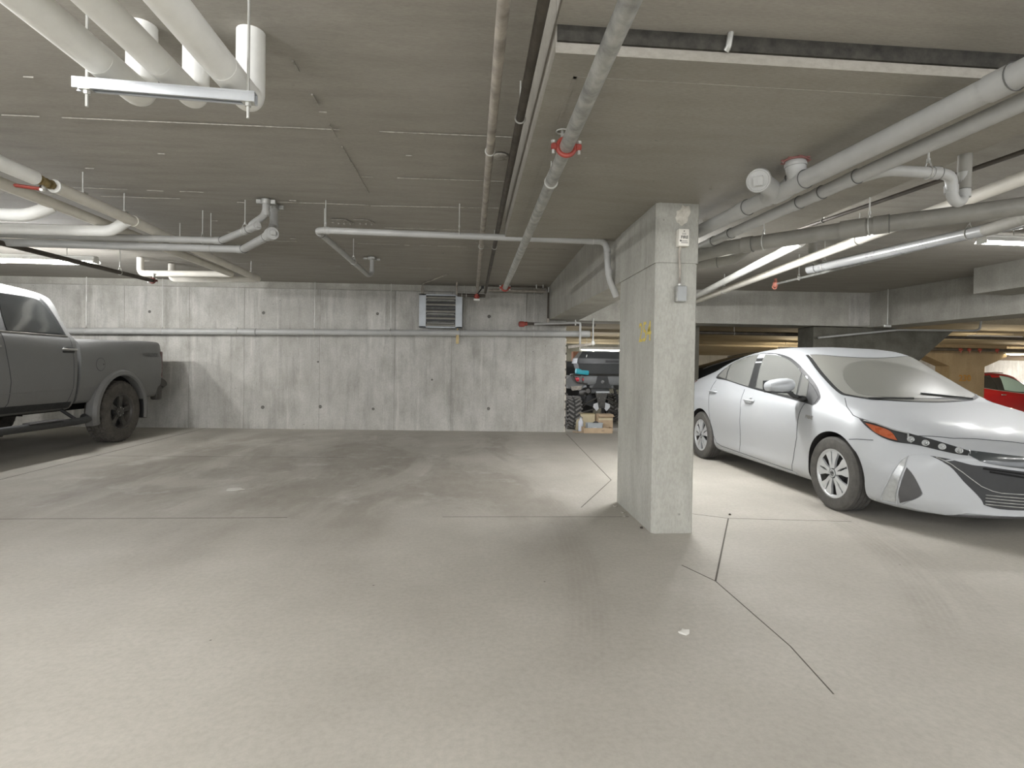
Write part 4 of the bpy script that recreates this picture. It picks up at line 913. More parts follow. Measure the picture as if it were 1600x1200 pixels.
# ---------------------------------------------------------------- silver hatchback
XK = [-2.29, -2.22, -2.05, -1.6, -1.2, -.8, -.4, 0, .4, .8, 1.1, 1.3, 1.5, 1.8, 2.02, 2.16, 2.24, 2.29]
def zc_(scale=1): return [.80, 1.00, 1.115, 1.24, 1.345, 1.42, 1.462, 1.475, 1.435, 1.245, 1.075, .965, .925, .855, .785, .72, .655, .59]
zb = [.36, .26, .22, .18, .165, .16, .16, .16, .16, .16, .16, .16, .16, .155, .15, .15, .165, .20]
H1 = [([0] * 18, zb),
      ([.60, .68, .72, .74, .75, .76, .76, .76, .76, .76, .76, .76, .75, .74, .72, .70, .66, .60], [z + .005 for z in zb]),
      ([.66, .76, .81, .835, .835, .83, .83, .83, .83, .83, .835, .845, .85, .85, .84, .82, .78, .70], [z + .07 for z in zb]),
      ([.67, .78, .84, .865, .86, .845, .84, .84, .84, .845, .855, .865, .875, .875, .865, .85, .81, .74], [.46, .42, .41, .40, .38, .36, .36, .36, .36, .37, .38, .39, .40, .39, .38, .37, .36, .36]),
      ([.67, .79, .855, .880, .880, .876, .872, .870, .870, .872, .876, .880, .880, .872, .86, .84, .80, .72], [.60, .62, .66, .68, .67, .66, .66, .655, .65, .65, .645, .64, .62, .58, .54, .50, .46, .43]),
      ([.65, .76, .82, .850, .858, .858, .856, .854, .853, .852, .850, .846, .836, .80, .77, .74, .70, .66], [.68, .78, .88, .90, .885, .87, .86, .85, .84, .83, .82, .815, .79, .735, .68, .62, .56, .50]),
      ([.62, .70, .735, .765, .785, .80, .806, .808, .806, .80, .79, .775, .755, .70, .66, .62, .58, .56], [.74, .90, 1.03, 1.045, 1.02, .995, .975, .96, .945, .93, .915, .90, .875, .80, .74, .68, .61, .55]),
      ([.52, .60, .60, .60, .62, .635, .645, .65, .66, .69, .715, .72, .69, .62, .58, .54, .50, .48], [.78, .965, 1.075, 1.16, 1.245, 1.315, 1.355, 1.365, 1.325, 1.145, 1.005, .93, .895, .83, .765, .70, .635, .57]),
      ([.40, .46, .48, .48, .50, .52, .53, .54, .54, .56, .56, .54, .52, .48, .44, .42, .40, .38], [.79, .985, 1.10, 1.215, 1.315, 1.388, 1.432, 1.444, 1.405, 1.21, 1.045, .95, .915, .848, .778, .712, .648, .58]),
      ([.2] * 18, [.80, .997, 1.112, 1.236, 1.34, 1.415, 1.457, 1.47, 1.43, 1.24, 1.07, .962, .923, .854, .784, .719, .654, .588]),
      ([0] * 18, zc_())]
def nosewarp(v):
    x, y, z = v
    def ss(a, b, t): t = min(1, max(0, (t - a) / (b - a))); return t * t * (3 - 2 * t)
    if x > 0: x -= .52 * ss(1.45, 2.32, x) * (abs(y) / .86) ** 2.3
    else: x += .26 * ss(1.5, 2.3, -x) * (abs(y) / .86) ** 2.2
    return Vector((x, y, z))
HX = [-2.29, -2.25, -2.2, -2.12, -2.05] + [-2.0 + .08 * i for i in range(50)] + [1.98, 2.03, 2.08, 2.12, 2.16, 2.2, 2.23, 2.26, 2.28, 2.29]
hatch_mb = car_shell(XK, H1, HX, 5, nosewarp, 12)
HBVH = bvh_of(hatch_mb)
car = thing('hatchback_car', 'silver hatchback car parked right of the concrete column, nose to the right', 'car', (4.02, 5.84, 0), -PI / 2)
body_me = cut_wheels(hatch_mb.mesh('body', [M_SILVER]), [(1.35, .318), (-1.35, .318)], .362, .50, 1.0)
body = part('body', body_me, None, car)

# ---------------------------------------------------------------- pickup truck shells
TX = [.935, .97, 1.05, 1.3, 1.7, 2.3, 2.8, 3.3, 3.7, 4.2, 4.6, 4.75]
def cst(v): return [v] * 12
TK = [(cst(0), cst(.55)), (cst(.86), cst(.55)), ([.93] * 10 + [.90, .86], cst(.58)), ([.985] * 10 + [.95, .90], cst(.68)), ([1.02] * 10 + [.98, .92], cst(.88)),
      ([1.03] * 10 + [.99, .93], cst(1.10)), ([1.022] * 10 + [.98, .92], [1.32] * 8 + [1.27, 1.24, 1.2, 1.1]), ([1.0] * 8 + [.97, .95, .92, .88], [1.46] * 8 + [1.36, 1.32, 1.27, 1.15]),
      ([.965, .975] + [.975] * 6 + [.93, .90, .88, .84], [1.51] * 8 + [1.40, 1.36, 1.30, 1.18]),
      ([.80, .85, .86, .86, .86, .86, .87, .90, .80, .78, .76, .74], [1.56, 1.72, 1.77, 1.78, 1.78, 1.78, 1.76, 1.56, 1.42, 1.38, 1.32, 1.20]),
      ([.66, .74, .76, .77, .77, .77, .78, .82, .70, .68, .66, .64], [1.58, 1.90, 1.99, 2.02, 2.03, 2.03, 1.98, 1.60, 1.43, 1.39, 1.33, 1.21]),
      ([.5, .58, .60, .62, .62, .62, .62, .66, .5, .5, .5, .5], [1.60, 1.95, 2.05, 2.085, 2.10, 2.10, 2.05, 1.64, 1.45, 1.41, 1.34, 1.22]),
      (cst(0), [1.61, 1.96, 2.07, 2.11, 2.125, 2.125, 2.075, 1.68, 1.46, 1.42, 1.35, 1.23])]
cab_mb = car_shell(TX, TK, [.935, .95, .97, 1.0, 1.05, 1.12] + [1.2 + .1 * i for i in range(34)] + [4.6, 4.68, 4.75], 4, None, 8)
CBVH = bvh_of(cab_mb)
BX = [-1.13, -1.10, -1.0, 0, .5, .87]
BK = [([0] * 6, [.62] * 6), ([.84] * 6, [.62] * 6), ([.90, .92, .95, .95, .95, .95], [.64] * 6), ([.93, .96, .985, .99, .99, .99], [.76] * 6), ([.95, .985, 1.015, 1.02, 1.02, 1.02], [.92] * 6), ([.96, .995, 1.022, 1.03, 1.03, 1.03], [1.10] * 6),
      ([.955, .99, 1.015, 1.025, 1.025, 1.025], [1.27] * 6), ([.94, .97, .995, 1.005, 1.005, 1.005], [1.40] * 6), ([.91, .945, .97, .98, .98, .98], [1.50, 1.505, 1.505, 1.48, 1.465, 1.45]), ([.88, .90, .925, .93, .93, .93], [1.53, 1.535, 1.535, 1.51, 1.495, 1.48]),
      ([.86, .86, .87, .87, .87, .87], [1.525, 1.53, 1.53, 1.505, 1.49, 1.475]), ([.84] * 6, [1.44] * 6), ([.835] * 6, [1.1] * 6), ([.8] * 6, [1.06] * 6), ([0] * 6, [1.05] * 6)]
bed_mb = car_shell(BX, BK, [-1.13, -1.12, -1.10, -1.05, -.98] + [-.9 + .12 * i for i in range(15)] + [.87], 3, None, 6)
BBVH = bvh_of(bed_mb)
truck = thing('pickup_truck', 'dusty grey crew-cab pickup truck parked at the left edge, tail to the wall', 'pickup truck', (-6.18, 8.52, 0), -PI / 2)
#HITMARK
def both(name, mb, mat, parent, **k):
    part(name, mirror_y(mb), mat, parent, **k); return part(name, mb, mat, parent, **k)
SD = (0, -1, .18)
DLO = [(-1.214, -.727, 1.109), (-1.02, -.62, 1.285), (-.72, -.60, 1.365), (-.36, -.577, 1.400), (-.245, -.589, 1.404), (.024, -.618, 1.395), (.306, -.645, 1.353), (.51, -.671, 1.283), (.644, -.687, 1.213), (.795, -.706, 1.13), (.925, -.732, 1.051), (1.017, -.763, .975), (1.032, -.78, .935), (1.0, -.819, .885), (.855, -.815, .899), (.364, -.806, .946), (-.18, -.796, .998), (-.85, -.763, 1.074)]
both('window_surround', patch(HBVH, DLO, SD, .002, .08), M_TRIM, car)
both('front_side_window', patch(HBVH, [(-.175, -.616, 1.385, 1), (.079, -.636, 1.370), (.313, -.655, 1.325), (.489, -.675, 1.262), (.633, -.697, 1.183, 1), (.69, -.802, .945, 1), (.355, -.802, .968), (-.075, -.794, 1.008, 1)], SD, .005, .08), M_GLASS, car)
both('quarter_window', patch(HBVH, [(.665, -.70, 1.168, 1), (.79, -.717, 1.095, 1), (.855, -.805, .925, 1), (.72, -.80, .942, 1)], SD, .005, .08), M_GLASS, car)
both('sail_panel', patch(HBVH, [(.81, -.717, 1.085, 1), (.89, -.733, 1.04), (.995, -.765, .968), (1.008, -.779, .945), (.99, -.810, .900), (.88, -.81, .915, 1)], SD, .006, .08), M_TRIM, car)
both('rear_side_window', patch(HBVH, [(-.98, -.60, 1.295, 1), (-.679, -.591, 1.360), (-.345, -.605, 1.388, 1), (-.285, -.685, 1.25), (-.245, -.791, 1.015, 1), (-.51, -.781, 1.045), (-.85, -.757, 1.085, 1)], SD, .005, .08), M_GLASS, car)
both('rear_quarter_window', patch(HBVH, [(-1.10, -.65, 1.215, 1), (-1.01, -.60, 1.280, 1), (-.885, -.757, 1.09, 1), (-1.16, -.729, 1.12, 1)], SD, .005, .08), M_GLASS, car)
def sym(pts): return pts + [(p[0], -p[1]) + tuple(p[2:]) for p in reversed(pts) if abs(p[1]) > 1e-6]
WS = sym([(.62, 0, 1.352), (.573, -.35, 1.366), (.49, -.575, 1.372, 1), (.678, -.615, 1.258), (.919, -.652, 1.115), (1.138, -.670, 1.000), (1.19, -.640, .978, 1), (1.28, -.50, .965), (1.36, -.25, .952), (1.40, 0, .945)])
UD = (.5, 0, .87)
part('windscreen_border', patch(HBVH, [tuple(p) for p in WS], UD, .002, .09), M_TRIM, car)
def shrink(pts, f, c): return [tuple(c[i] + (p[i] - c[i]) * f for i in range(3)) + tuple(p[3:]) for p in pts]
ws = part('windscreen', patch(HBVH, shrink(WS, .95, (.93, 0, 1.16)), UD, .0045, .09), M_WSCR, car)
part('wiped_area', patch(HBVH, sym([(.68, 0, 1.32), (.72, -.25, 1.29), (.86, -.44, 1.19), (1.06, -.53, 1.07), (1.20, -.50, 1.0), (1.27, -.25, .99), (1.29, 0, .99)]), UD, .0065, .09, .002), M_WIPED, ws)
part('wiper', seam(HBVH, [(1.30, -.50, .985), (1.33, -.1, .99)], UD, .008, .014), M_TRIM, ws); part('wiper', seam(HBVH, [(1.22, .05, 1.01), (1.28, .50, .98)], UD, .008, .014), M_TRIM, ws)
RG = sym([(-.75, 0, 1.43), (-.78, -.42, 1.40, 1), (-1.5, -.42, 1.24), (-2.0, -.48, 1.10, 1), (-2.03, 0, 1.12)]); part('rear_window', patch(HBVH, RG, (-.3, 0, 1), .004, .1), M_GLASSD, car)
# hood and door gaps
part('hood_gap', seam(HBVH, [(1.226, -.676, .966), (1.366, -.758, .900), (1.504, -.800, .835), (1.56, -.791, .818), (1.75, -.695, .765), (1.926, -.593, .716)], (.3, -.6, .75), .0035), M_SEAM, car)
part('hood_gap', seam(HBVH, [(1.226, .676, .966), (1.366, .758, .900), (1.504, .800, .835), (1.56, .791, .818), (1.75, .695, .765), (1.926, .593, .716)], (.3, .6, .75), .0035), M_SEAM, car)
part('hood_gap', seam(HBVH, [(1.926, -.593, .716), (1.994, -.512, .72), (2.063, -.422, .715), (2.15, -.205, .714), (2.192, .0, .697), (2.15, .205, .714), (2.063, .422, .715), (1.926, .593, .716)], (.4, 0, .9), .0035), M_SEAM, car)
SS = (0, -1, 0)
both('door_gap', seam(HBVH, [(-.306, -.808, .98), (-.268, -.87, .745), (-.29, -.87, .5), (-.335, -.833, .245)], SS, .0035), M_SEAM, car)
both('door_gap', seam(HBVH, [(.868, -.821, .895), (.850, -.861, .788), (.83, -.868, .563), (.76, -.84, .40), (.70, -.813, .215)], SS, .0035), M_SEAM, car)
both('door_gap', seam(HBVH, [(.70, -.813, .215), (.2, -.83, .225), (-.338, -.831, .234), (-.80, -.836, .243), (-.93, -.836, .27), (-1.03, -.856, .40), (-1.10, -.876, .772), (-1.16, -.799, .999), (-1.15, -.75, 1.07)], SS, .0035), M_SEAM, car)
both('sill_line', seam(HBVH, [(.75, -.82, .20), (-.9, -.83, .205)], SS, .007, .0), M_SILVER, car)
both('shoulder_crease', seam(HBVH, [(1.72, -.80, .655), (1.62, -.84, .650), (1.56, -.86, .64)], SS, .003, .0), M_SEAM, car)
for s_ in (-1, 1):
    for x, z in ((-.10, .868), (-1.03, .928)):
        h = onsurf(HBVH, [(x, s_ * .86, z)], (0, s_, 0))[0]; m = MB(); m.sphere(h + Vector((0, s_ * .0, -.012)), .05, 12, 8, (1.0, .12, .42)); hc = part('handle_cup', m, M_SEAM, car)
        m = MB(); m.tube([h + Vector((-.10, s_ * .004, -.004)), h + Vector((-.07, s_ * .034, 0)), h + Vector((.06, s_ * .034, -.002)), h + Vector((.095, s_ * .002, -.006))], .0125, .03, 10); m.sphere(h + Vector((.062, s_ * .022, .026)), .017, 10, 6, (1.2, .8, 1)); part('door_handle', m, M_SILVER, car)
    # mirror
    m = MB(); c = Vector((.77, s_ * 1.025, 1.058)) if s_ < 0 else Vector((.44, .93, .985)); rings = []   # the far mirror is folded back
    for k, (dy, rx, rz) in enumerate(((-.135, .02, .018), (-.12, .055, .045), (-.07, .082, .062), (0, .092, .070), (.07, .086, .068), (.12, .06, .052), (.14, .02, .02))):
        rings.append([c + Vector((rx * math.cos(a) + (.02 if math.cos(a) > 0 else -.0), -s_ * dy * -1 * -1, rz * math.sin(a) + .012 * (dy / .14))) for a in [2 * PI * i / 16 for i in range(16)]])
    m.loft(rings); mi = part('mirror_housing', m, M_SILVER, car)
    m = MB(); m.prism([c + Vector((-.062, -.115, -.045)), c + Vector((-.062, .115, -.045)), c + Vector((-.062, .115, .045)), c + Vector((-.062, -.115, .045))], (-.02, 0, 0)); part('mirror_glass', m, M_GLASSD, mi)
    m = MB(); m.box(c + Vector((.0, 0, -.064)), (.13, .22, .014)); part('lower_trim', m, M_TRIM, mi)
    m = MB(); m.tube([c + Vector((.0, -s_ * .10, -.055)), Vector((c.x + .02, s_ * .88, .955)), Vector((c.x + .04, s_ * .80, .935))], [.022] * 3, 0, 10); m.sphere(Vector((c.x + .06, s_ * .825, .94)), .04, 12, 8, (1.5, .8, .7)); part('mirror_foot', m, M_TRIM, car)
bd = text_mb('PRIME', .042, frame4((1.01, -.872, .772), (1, 0, -.04), (0, 0, 1)), .002, .0015)
for v in bd.v:
    h_, n_, i_, d_ = HBVH.ray_cast(Vector((v.x, -2, v.z)), Vector((0, 1, 0)))
    if h_: v.y = h_.y - .003 + (v.y + .872) * 1.0
part('badge', bd, M_CHROME, car)
# nose
HL = [(1.565, -.794, .813, 1), (1.633, -.79, .762), (1.705, -.767, .713), (1.779, -.739, .677), (1.859, -.697, .657), (1.954, -.626, .651), (2.059, -.544, .628), (2.131, -.475, .611), (2.174, -.416, .604, 1), (2.165, -.393, .636, 1), (2.093, -.465, .667), (1.994, -.543, .701), (1.918, -.596, .72), (1.794, -.672, .745), (1.665, -.737, .787)]
AM = [(1.622, -.781, .780, 1), (1.711, -.724, .757), (1.785, -.690, .728), (1.855, -.690, .668, 1), (1.784, -.732, .684), (1.703, -.765, .72)]
D1 = (.62, -.72, .3)
for s_ in (-1, 1):
    fx = (lambda m: m) if s_ < 0 else mirror_y
    hl = part('headlamp', fx(patch(HBVH, HL, D1, .004, .06)), M_TRIM, car); part('amber_lens', fx(patch(HBVH, AM, D1, .009, .06)), M_AMBER, hl)
    part('lamp_rim', fx(seam(HBVH, [(1.60, -.775, .797), (1.665, -.737, .785), (1.794, -.672, .743), (1.88, -.625, .727), (1.90, -.64, .69), (1.93, -.64, .664)], D1, .006, .008)), M_LENS, hl)
    for p in ((1.915, -.635, .688), (1.990, -.580, .670), (2.065, -.515, .653), (2.132, -.444, .635)):
        q = onsurf(HBVH, [p], D1)[0]; m = MB(); n_ = Vector((.75, -.62, .2)).normalized(); m.lathe(q + n_ * .002, n_, [(.024, 0), (.024, .008), (.019, .011), (.012, .004), (.001, .013)], 14); m.box(q + n_ * .008 + Vector((-.022, .022, .014)), (.006, .02, .012)); part('led_module', fx(m), M_LENS, hl)
    part('vertical_lamp', fx(patch(HBVH, [(1.945, -.683, .560, 1), (1.929, -.705, .534), (1.898, -.75, .435), (1.861, -.774, .318), (1.823, -.784, .23), (1.820, -.773, .20), (1.895, -.721, .198, 1), (1.903, -.739, .248), (1.914, -.739, .296), (1.933, -.731, .398), (1.947, -.709, .479)], (.6, -.8, 0), .006, .08)), M_LENS, car)
    part('vertical_lamp_rim', fx(seam(HBVH, [(1.95, -.68, .568), (1.925, -.712, .534), (1.893, -.757, .435), (1.855, -.78, .318), (1.815, -.79, .23), (1.82, -.777, .19), (1.90, -.722, .188), (1.915, -.735, .25), (1.925, -.735, .296), (1.942, -.725, .398), (1.955, -.70, .479), (1.955, -.68, .56)], (.6, -.8, 0), .006, .004)), M_SILVER, car)
    part('side_duct', fx(patch(HBVH, [(1.952, -.700, .484, 1), (1.991, -.673, .424), (2.022, -.639, .325), (2.02, -.63, .291), (1.994, -.66, .25), (1.94, -.70, .213), (1.915, -.71, .20, 1), (1.918, -.725, .296), (1.945, -.718, .39)], (.75, -.66, 0), .007, .08)), M_GREYP, car)
    part('bumper_wing', fx(patch(HBVH, [(1.958, -.675, .566, 1), (1.978, -.65, .577), (2.031, -.599, .585), (2.13, -.516, .522), (2.173, -.445, .418), (2.212, -.376, .329), (2.226, -.345, .273), (2.221, -.354, .24), (2.186, -.427, .198), (2.115, -.50, .165), (2.006, -.613, .170), (1.925, -.700, .19, 1), (1.955, -.688, .215), (2.014, -.650, .264), (2.032, -.633, .292), (2.030, -.636, .32), (1.994, -.67, .424), (1.958, -.698, .484, 1)], (.8, -.6, 0), .012, .06, .02)), M_SILVER, car)
FD = (1, 0, 0)
GR = sym([(2.287, 0, .512), (2.286, -.095, .51), (2.232, -.328, .536), (2.194, -.41, .543), (2.127, -.515, .572), (2.045, -.592, .582, 1), (2.12, -.522, .525), (2.165, -.455, .42), (2.205, -.388, .33), (2.218, -.36, .27, 1), (2.27, -.25, .238), (2.286, 0, .235)])
gr = part('grille_panel', patch(HBVH, GR, FD, .004, .07), M_GREYP if False else M_TRIM, car)
UP = sym([(2.28, 0, .612), (2.271, -.082, .612), (2.163, -.391, .64, 1), (2.179, -.406, .605, 1), (2.232, -.329, .56), (2.286, -.09, .53), (2.288, 0, .528)])
part('upper_panel', patch(HBVH, UP, FD, .009, .07), M_GRILL, car)
for z0_, yh in ((.492, .345), (.470, .31)):
    part('grille_slot', seam(HBVH, [(2.2, -yh, z0_ + .03), (2.28, -.1, z0_), (2.28, .1, z0_), (2.2, yh, z0_ + .03)], FD, .008, .004), M_DARKIN, gr)
for z0_ in (.255, .277, .299, .321): part('grille_bar', seam(HBVH, [(2.2, -.33, z0_ + .012), (2.28, -.1, z0_), (2.28, .1, z0_), (2.2, .33, z0_ + .012)], FD, .0035, .007), M_GALV, gr)
for s_ in (-1, 1): part('chrome_line', seam(HBVH, [(2.068, s_ * .567, .575), (2.122, s_ * .51, .54), (2.174, s_ * .432, .465), (2.218, s_ * .355, .393), (2.242, s_ * .290, .363), (2.257, s_ * .24, .352), (2.286, 0, .345)], FD, .003, .005), M_GALV, gr)
part('number_plate_bracket', patch(HBVH, [(2.28, -.09, .45, 1), (2.28, .09, .45, 1), (2.28, .09, .38, 1), (2.28, -.09, .38, 1)], FD, .010, .1), M_TRIM, gr)
for s_ in (-1, 1): part('tail_lamp', patch(HBVH, [(-1.78, s_ * .75, 1.05, 1), (-2.0, s_ * .72, 1.06), (-2.12, s_ * .62, 1.0), (-2.1, s_ * .68, .85, 1), (-1.95, s_ * .79, .97)], (-.5, s_, .2), .004, .08), M_TAIL, car)
part('front_lip', seam(HBVH, [(2.1, -.50, .16), (2.25, -.25, .175), (2.28, 0, .18), (2.25, .25, .175), (2.1, .5, .16)], FD, .012, .0), M_GREYP, car)
for x in (1.35, -1.35):
    for s_ in (-1, 1): wheel(car, (x, s_ * .782, .317), .317, .205, .195, s_, 0, 'ten', lug=.0)
m = MB(); m.box2((-1.9, -.62, .15), (1.9, .62, .35)); part('floor_pan', m, M_WELL, car)

# ---- pickup truck
cab_me = cut_wheels(cab_mb.mesh('cab', [M_GREYT]), [(3.74, .457)], .54, .60, 1.2); part('cab', cab_me, None, truck)
bed_me = cut_wheels(bed_mb.mesh('cargo_bed', [M_GREYT]), [(0, .457)], .545, .55, 1.2); part('cargo_bed', bed_me, None, truck)
LD = (0, 1, .2)
for s_ in (1, -1):
    def sp(pts): return [(p[0], s_ * abs(p[1])) + tuple(p[2:]) for p in pts]
    d_ = (0, s_, .25); e_ = (0, s_, 0)
    part('window_surround', patch(CBVH, sp([(3.35, .9, 1.53, 1), (2.85, .80, 1.90), (2.6, .78, 1.975), (2.0, .77, 1.985), (1.35, .77, 1.985), (1.20, .78, 1.93), (1.10, .86, 1.76), (1.055, .95, 1.515, 1)]), d_, .002, .1), M_TRIM, truck)
    part('rear_side_window', patch(CBVH, sp([(1.87, .78, 1.955, 1), (1.42, .78, 1.955), (1.27, .785, 1.91), (1.16, .86, 1.75), (1.10, .95, 1.535, 1), (1.96, .96, 1.53, 1), (1.92, .87, 1.75)]), d_, .006, .1), M_GLASSD, truck)
    part('front_side_window', patch(CBVH, sp([(2.02, .78, 1.955, 1), (2.58, .78, 1.945), (2.80, .80, 1.88), (3.15, .92, 1.535, 1), (2.10, .96, 1.53, 1)]), d_, .006, .1), M_GLASSD, truck)
    part('chrome_strip', seam(CBVH, sp([(1.04, .97, 1.515), (3.3, .97, 1.515)]), d_, .006, .004), M_CHROME, truck)
    part('door_gap', seam(CBVH, sp([(2.06, .99, 1.50), (2.03, 1.02, 1.25), (1.97, 1.02, .95), (1.97, .99, .70), (2.02, .95, .62)]), e_, .005), M_SEAM, truck)
    part('door_gap', seam(CBVH, sp([(1.02, .97, 1.50), (1.00, 1.02, 1.2), (.99, 1.02, .85), (1.04, .98, .68), (1.08, .95, .62)]), e_, .004), M_SEAM, truck)
    part('body_crease', seam(CBVH, sp([(3.1, 1.0, .80), (.96, 1.0, .83)]), e_, .005, .0), M_GREYT, truck)
    part('body_crease', seam(BBVH, sp([(.80, 1.0, .83), (.60, 1.0, .835)]), e_, .005, .0), M_GREYT, truck)
    part('rocker_trim', patch(CBVH, sp([(3.1, .95, .665, 1), (.98, .95, .665, 1), (.98, .95, .585, 1), (3.1, .95, .585, 1)]), e_, .006, .2), M_TRIM, truck)
    for x in (1.09, 2.25):
        h = onsurf(CBVH, [(x, s_ * 1.03, 1.335)], e_)[0]; m = MB(); m.rbox(h + Vector((0, s_ * .004, 0)), (.20, .02, .075), .008, 2); hb = part('handle_cup', m, M_TRIM, truck)
        m = MB(); m.tube([h + Vector((-.12, s_ * .01, .006)), h + Vector((-.09, s_ * .045, .008)), h + Vector((.09, s_ * .045, .008)), h + Vector((.12, s_ * .01, .006))], .015, .03, 10); part('door_handle', m, M_CHROME, hb)
    # flared arch lips
    m = MB(); rings = []
    for k in range(25):
        a = math.radians(-14 + 208 * k / 24); e = Vector((math.cos(a), 0, math.sin(a))); c = Vector((0, 0, .457)); zf = 1.0
        prof = [(.535, .93), (.535, 1.045), (.552, 1.062), (.60, 1.055), (.635, 1.02), (.635, .93)]
        rings.append([c + e * r + Vector((0, s_ * y, 0)) for r, y in prof])
    m.loft(rings); part('wheel_arch_flare', m, M_GREYT, truck)
    m = MB(); m.box((-.52, s_ * .90, .50), (.02, .26, .36)); part('mud_flap', m, M_BLACK, truck)
    m = MB(); m.tube([(4.0, s_ * 1.0, .43), (3.9, s_ * 1.12, .42), (1.05, s_ * 1.13, .415), (.86, s_ * 1.12, .42), (.80, s_ * 1.02, .45)], .045, .08, 14); part('step_bar', m, M_TRIM, truck)
    for x in (1.62, 2.9): m = MB(); m.rbox((x, s_ * 1.12, .462), (.52, .10, .022), .008, 1); part('step_pad', m, M_GREYP, truck)
    for x in (1.05, 2.3, 3.5): m = MB(); m.tube([(x, s_ * 1.10, .43), (x, s_ * .85, .60)], .022, 0, 8); part('step_bracket', m, M_BLACK, truck)
    m = MB(); m.rbox((-1.07, s_ * .955, 1.16), (.09, .10, .44), .02, 2); part('tail_lamp', m, plain('smoked_tail_lens', (92, 62, 58), .3), truck)
    wheel(truck, (0, s_ * .90, .457), .457, .255, .285, s_, .12, 'five', rub=M_RUBBERD, lug=.018, nl=44)
    wheel(truck, (3.74, s_ * .90, .457), .457, .255, .285, s_, .3, 'five', rub=M_RUBBERD, lug=.018, nl=44)
    m = MB(); m.rbox((2.98, s_ * 1.15, 1.60), (.13, .26, .24), .04, 2); part('mirror', m, M_TRIM, truck)
h = onsurf(BBVH, [(.485, 1.03, 1.155)], (0, 1, 0))[0]; m = MB(); m.lathe(h, (0, 1, 0), [(.088, -.004), (.088, .0015), (.001, .0025)], 32); fd = part('fuel_door', m, M_GREYT, truck)
m = MB(); m.torus(h, (0, 1, 0), .090, .003, 32, 6); part('fuel_door_gap', m, M_SEAM, fd); m = MB(); m.sphere(h + Vector((-.06, .003, 0)), .012, 8, 6, (1, .3, 1)); part('latch', m, M_SEAM, fd)
wt = text_mb('WARLOCK', .088, frame4((-.728, 1.03, 1.312), (-1, 0, .0), (0, 0, 1)), .001, .001)
for v in wt.v:
    h_, n_, i_, d_ = BBVH.ray_cast(Vector((v.x, 2, v.z)), Vector((0, -1, 0))); v.y = (h_.y if h_ else 1.0) + .002
part('side_lettering', wt, plain('faint_dark_decal', (96, 97, 94), .5), truck, label='dark WARLOCK lettering')
m = MB(); m.rbox((.90, 0, 1.0), (.06, 1.7, .85), .01, 1); part('cab_gap_filler', m, M_WELL, truck)  # dark block added to give the gap behind the cab its deep shade
m = MB(); m.box2((-1.0, -.55, .50), (4.4, .55, .72)); part('chassis', m, M_WELL, truck)
m = MB(); m.tube([(-1.14, -.98, .86), (-1.20, -.80, .74), (-1.26, -.5, .70), (-1.26, .5, .70), (-1.20, .80, .74), (-1.14, .98, .86)], .085, .15, 12); m.rbox((-1.05, .93, .70), (.16, .12, .26), .03, 2); m.rbox((-1.05, -.93, .70), (.16, .12, .26), .03, 2); part('rear_bumper', m, M_RIMD, truck)
m = MB(); m.tube([(-1.05, .88, 1.53), (.86, .90, 1.478)], .012, 0, 8); part('bed_rail_cap', m, M_GREYT, truck)
m = MB(); m.tube([(-1.05, -.88, 1.53), (.86, -.90, 1.478)], .012, 0, 8); part('bed_rail_cap', m, M_GREYT, truck)
m = MB(); m.prism([(1.52, -.02, 2.10), (1.32, -.02, 2.10), (1.30, -.008, 2.18), (1.38, -.008, 2.15)], (0, .03, 0)); part('roof_antenna', m, M_WHITE, truck)
part('windscreen', patch(CBVH, sym([(2.95, 0, 1.96), (2.93, -.58, 1.93, 1), (3.55, -.72, 1.50, 1), (3.6, 0, 1.52)]), (.7, 0, .7), .004, .12), M_GLASSD, truck)
m = MB(); m.rbox((4.76, 0, .98), (.06, 1.1, .36), .03, 2); part('front_grille', m, M_TRIM, truck)

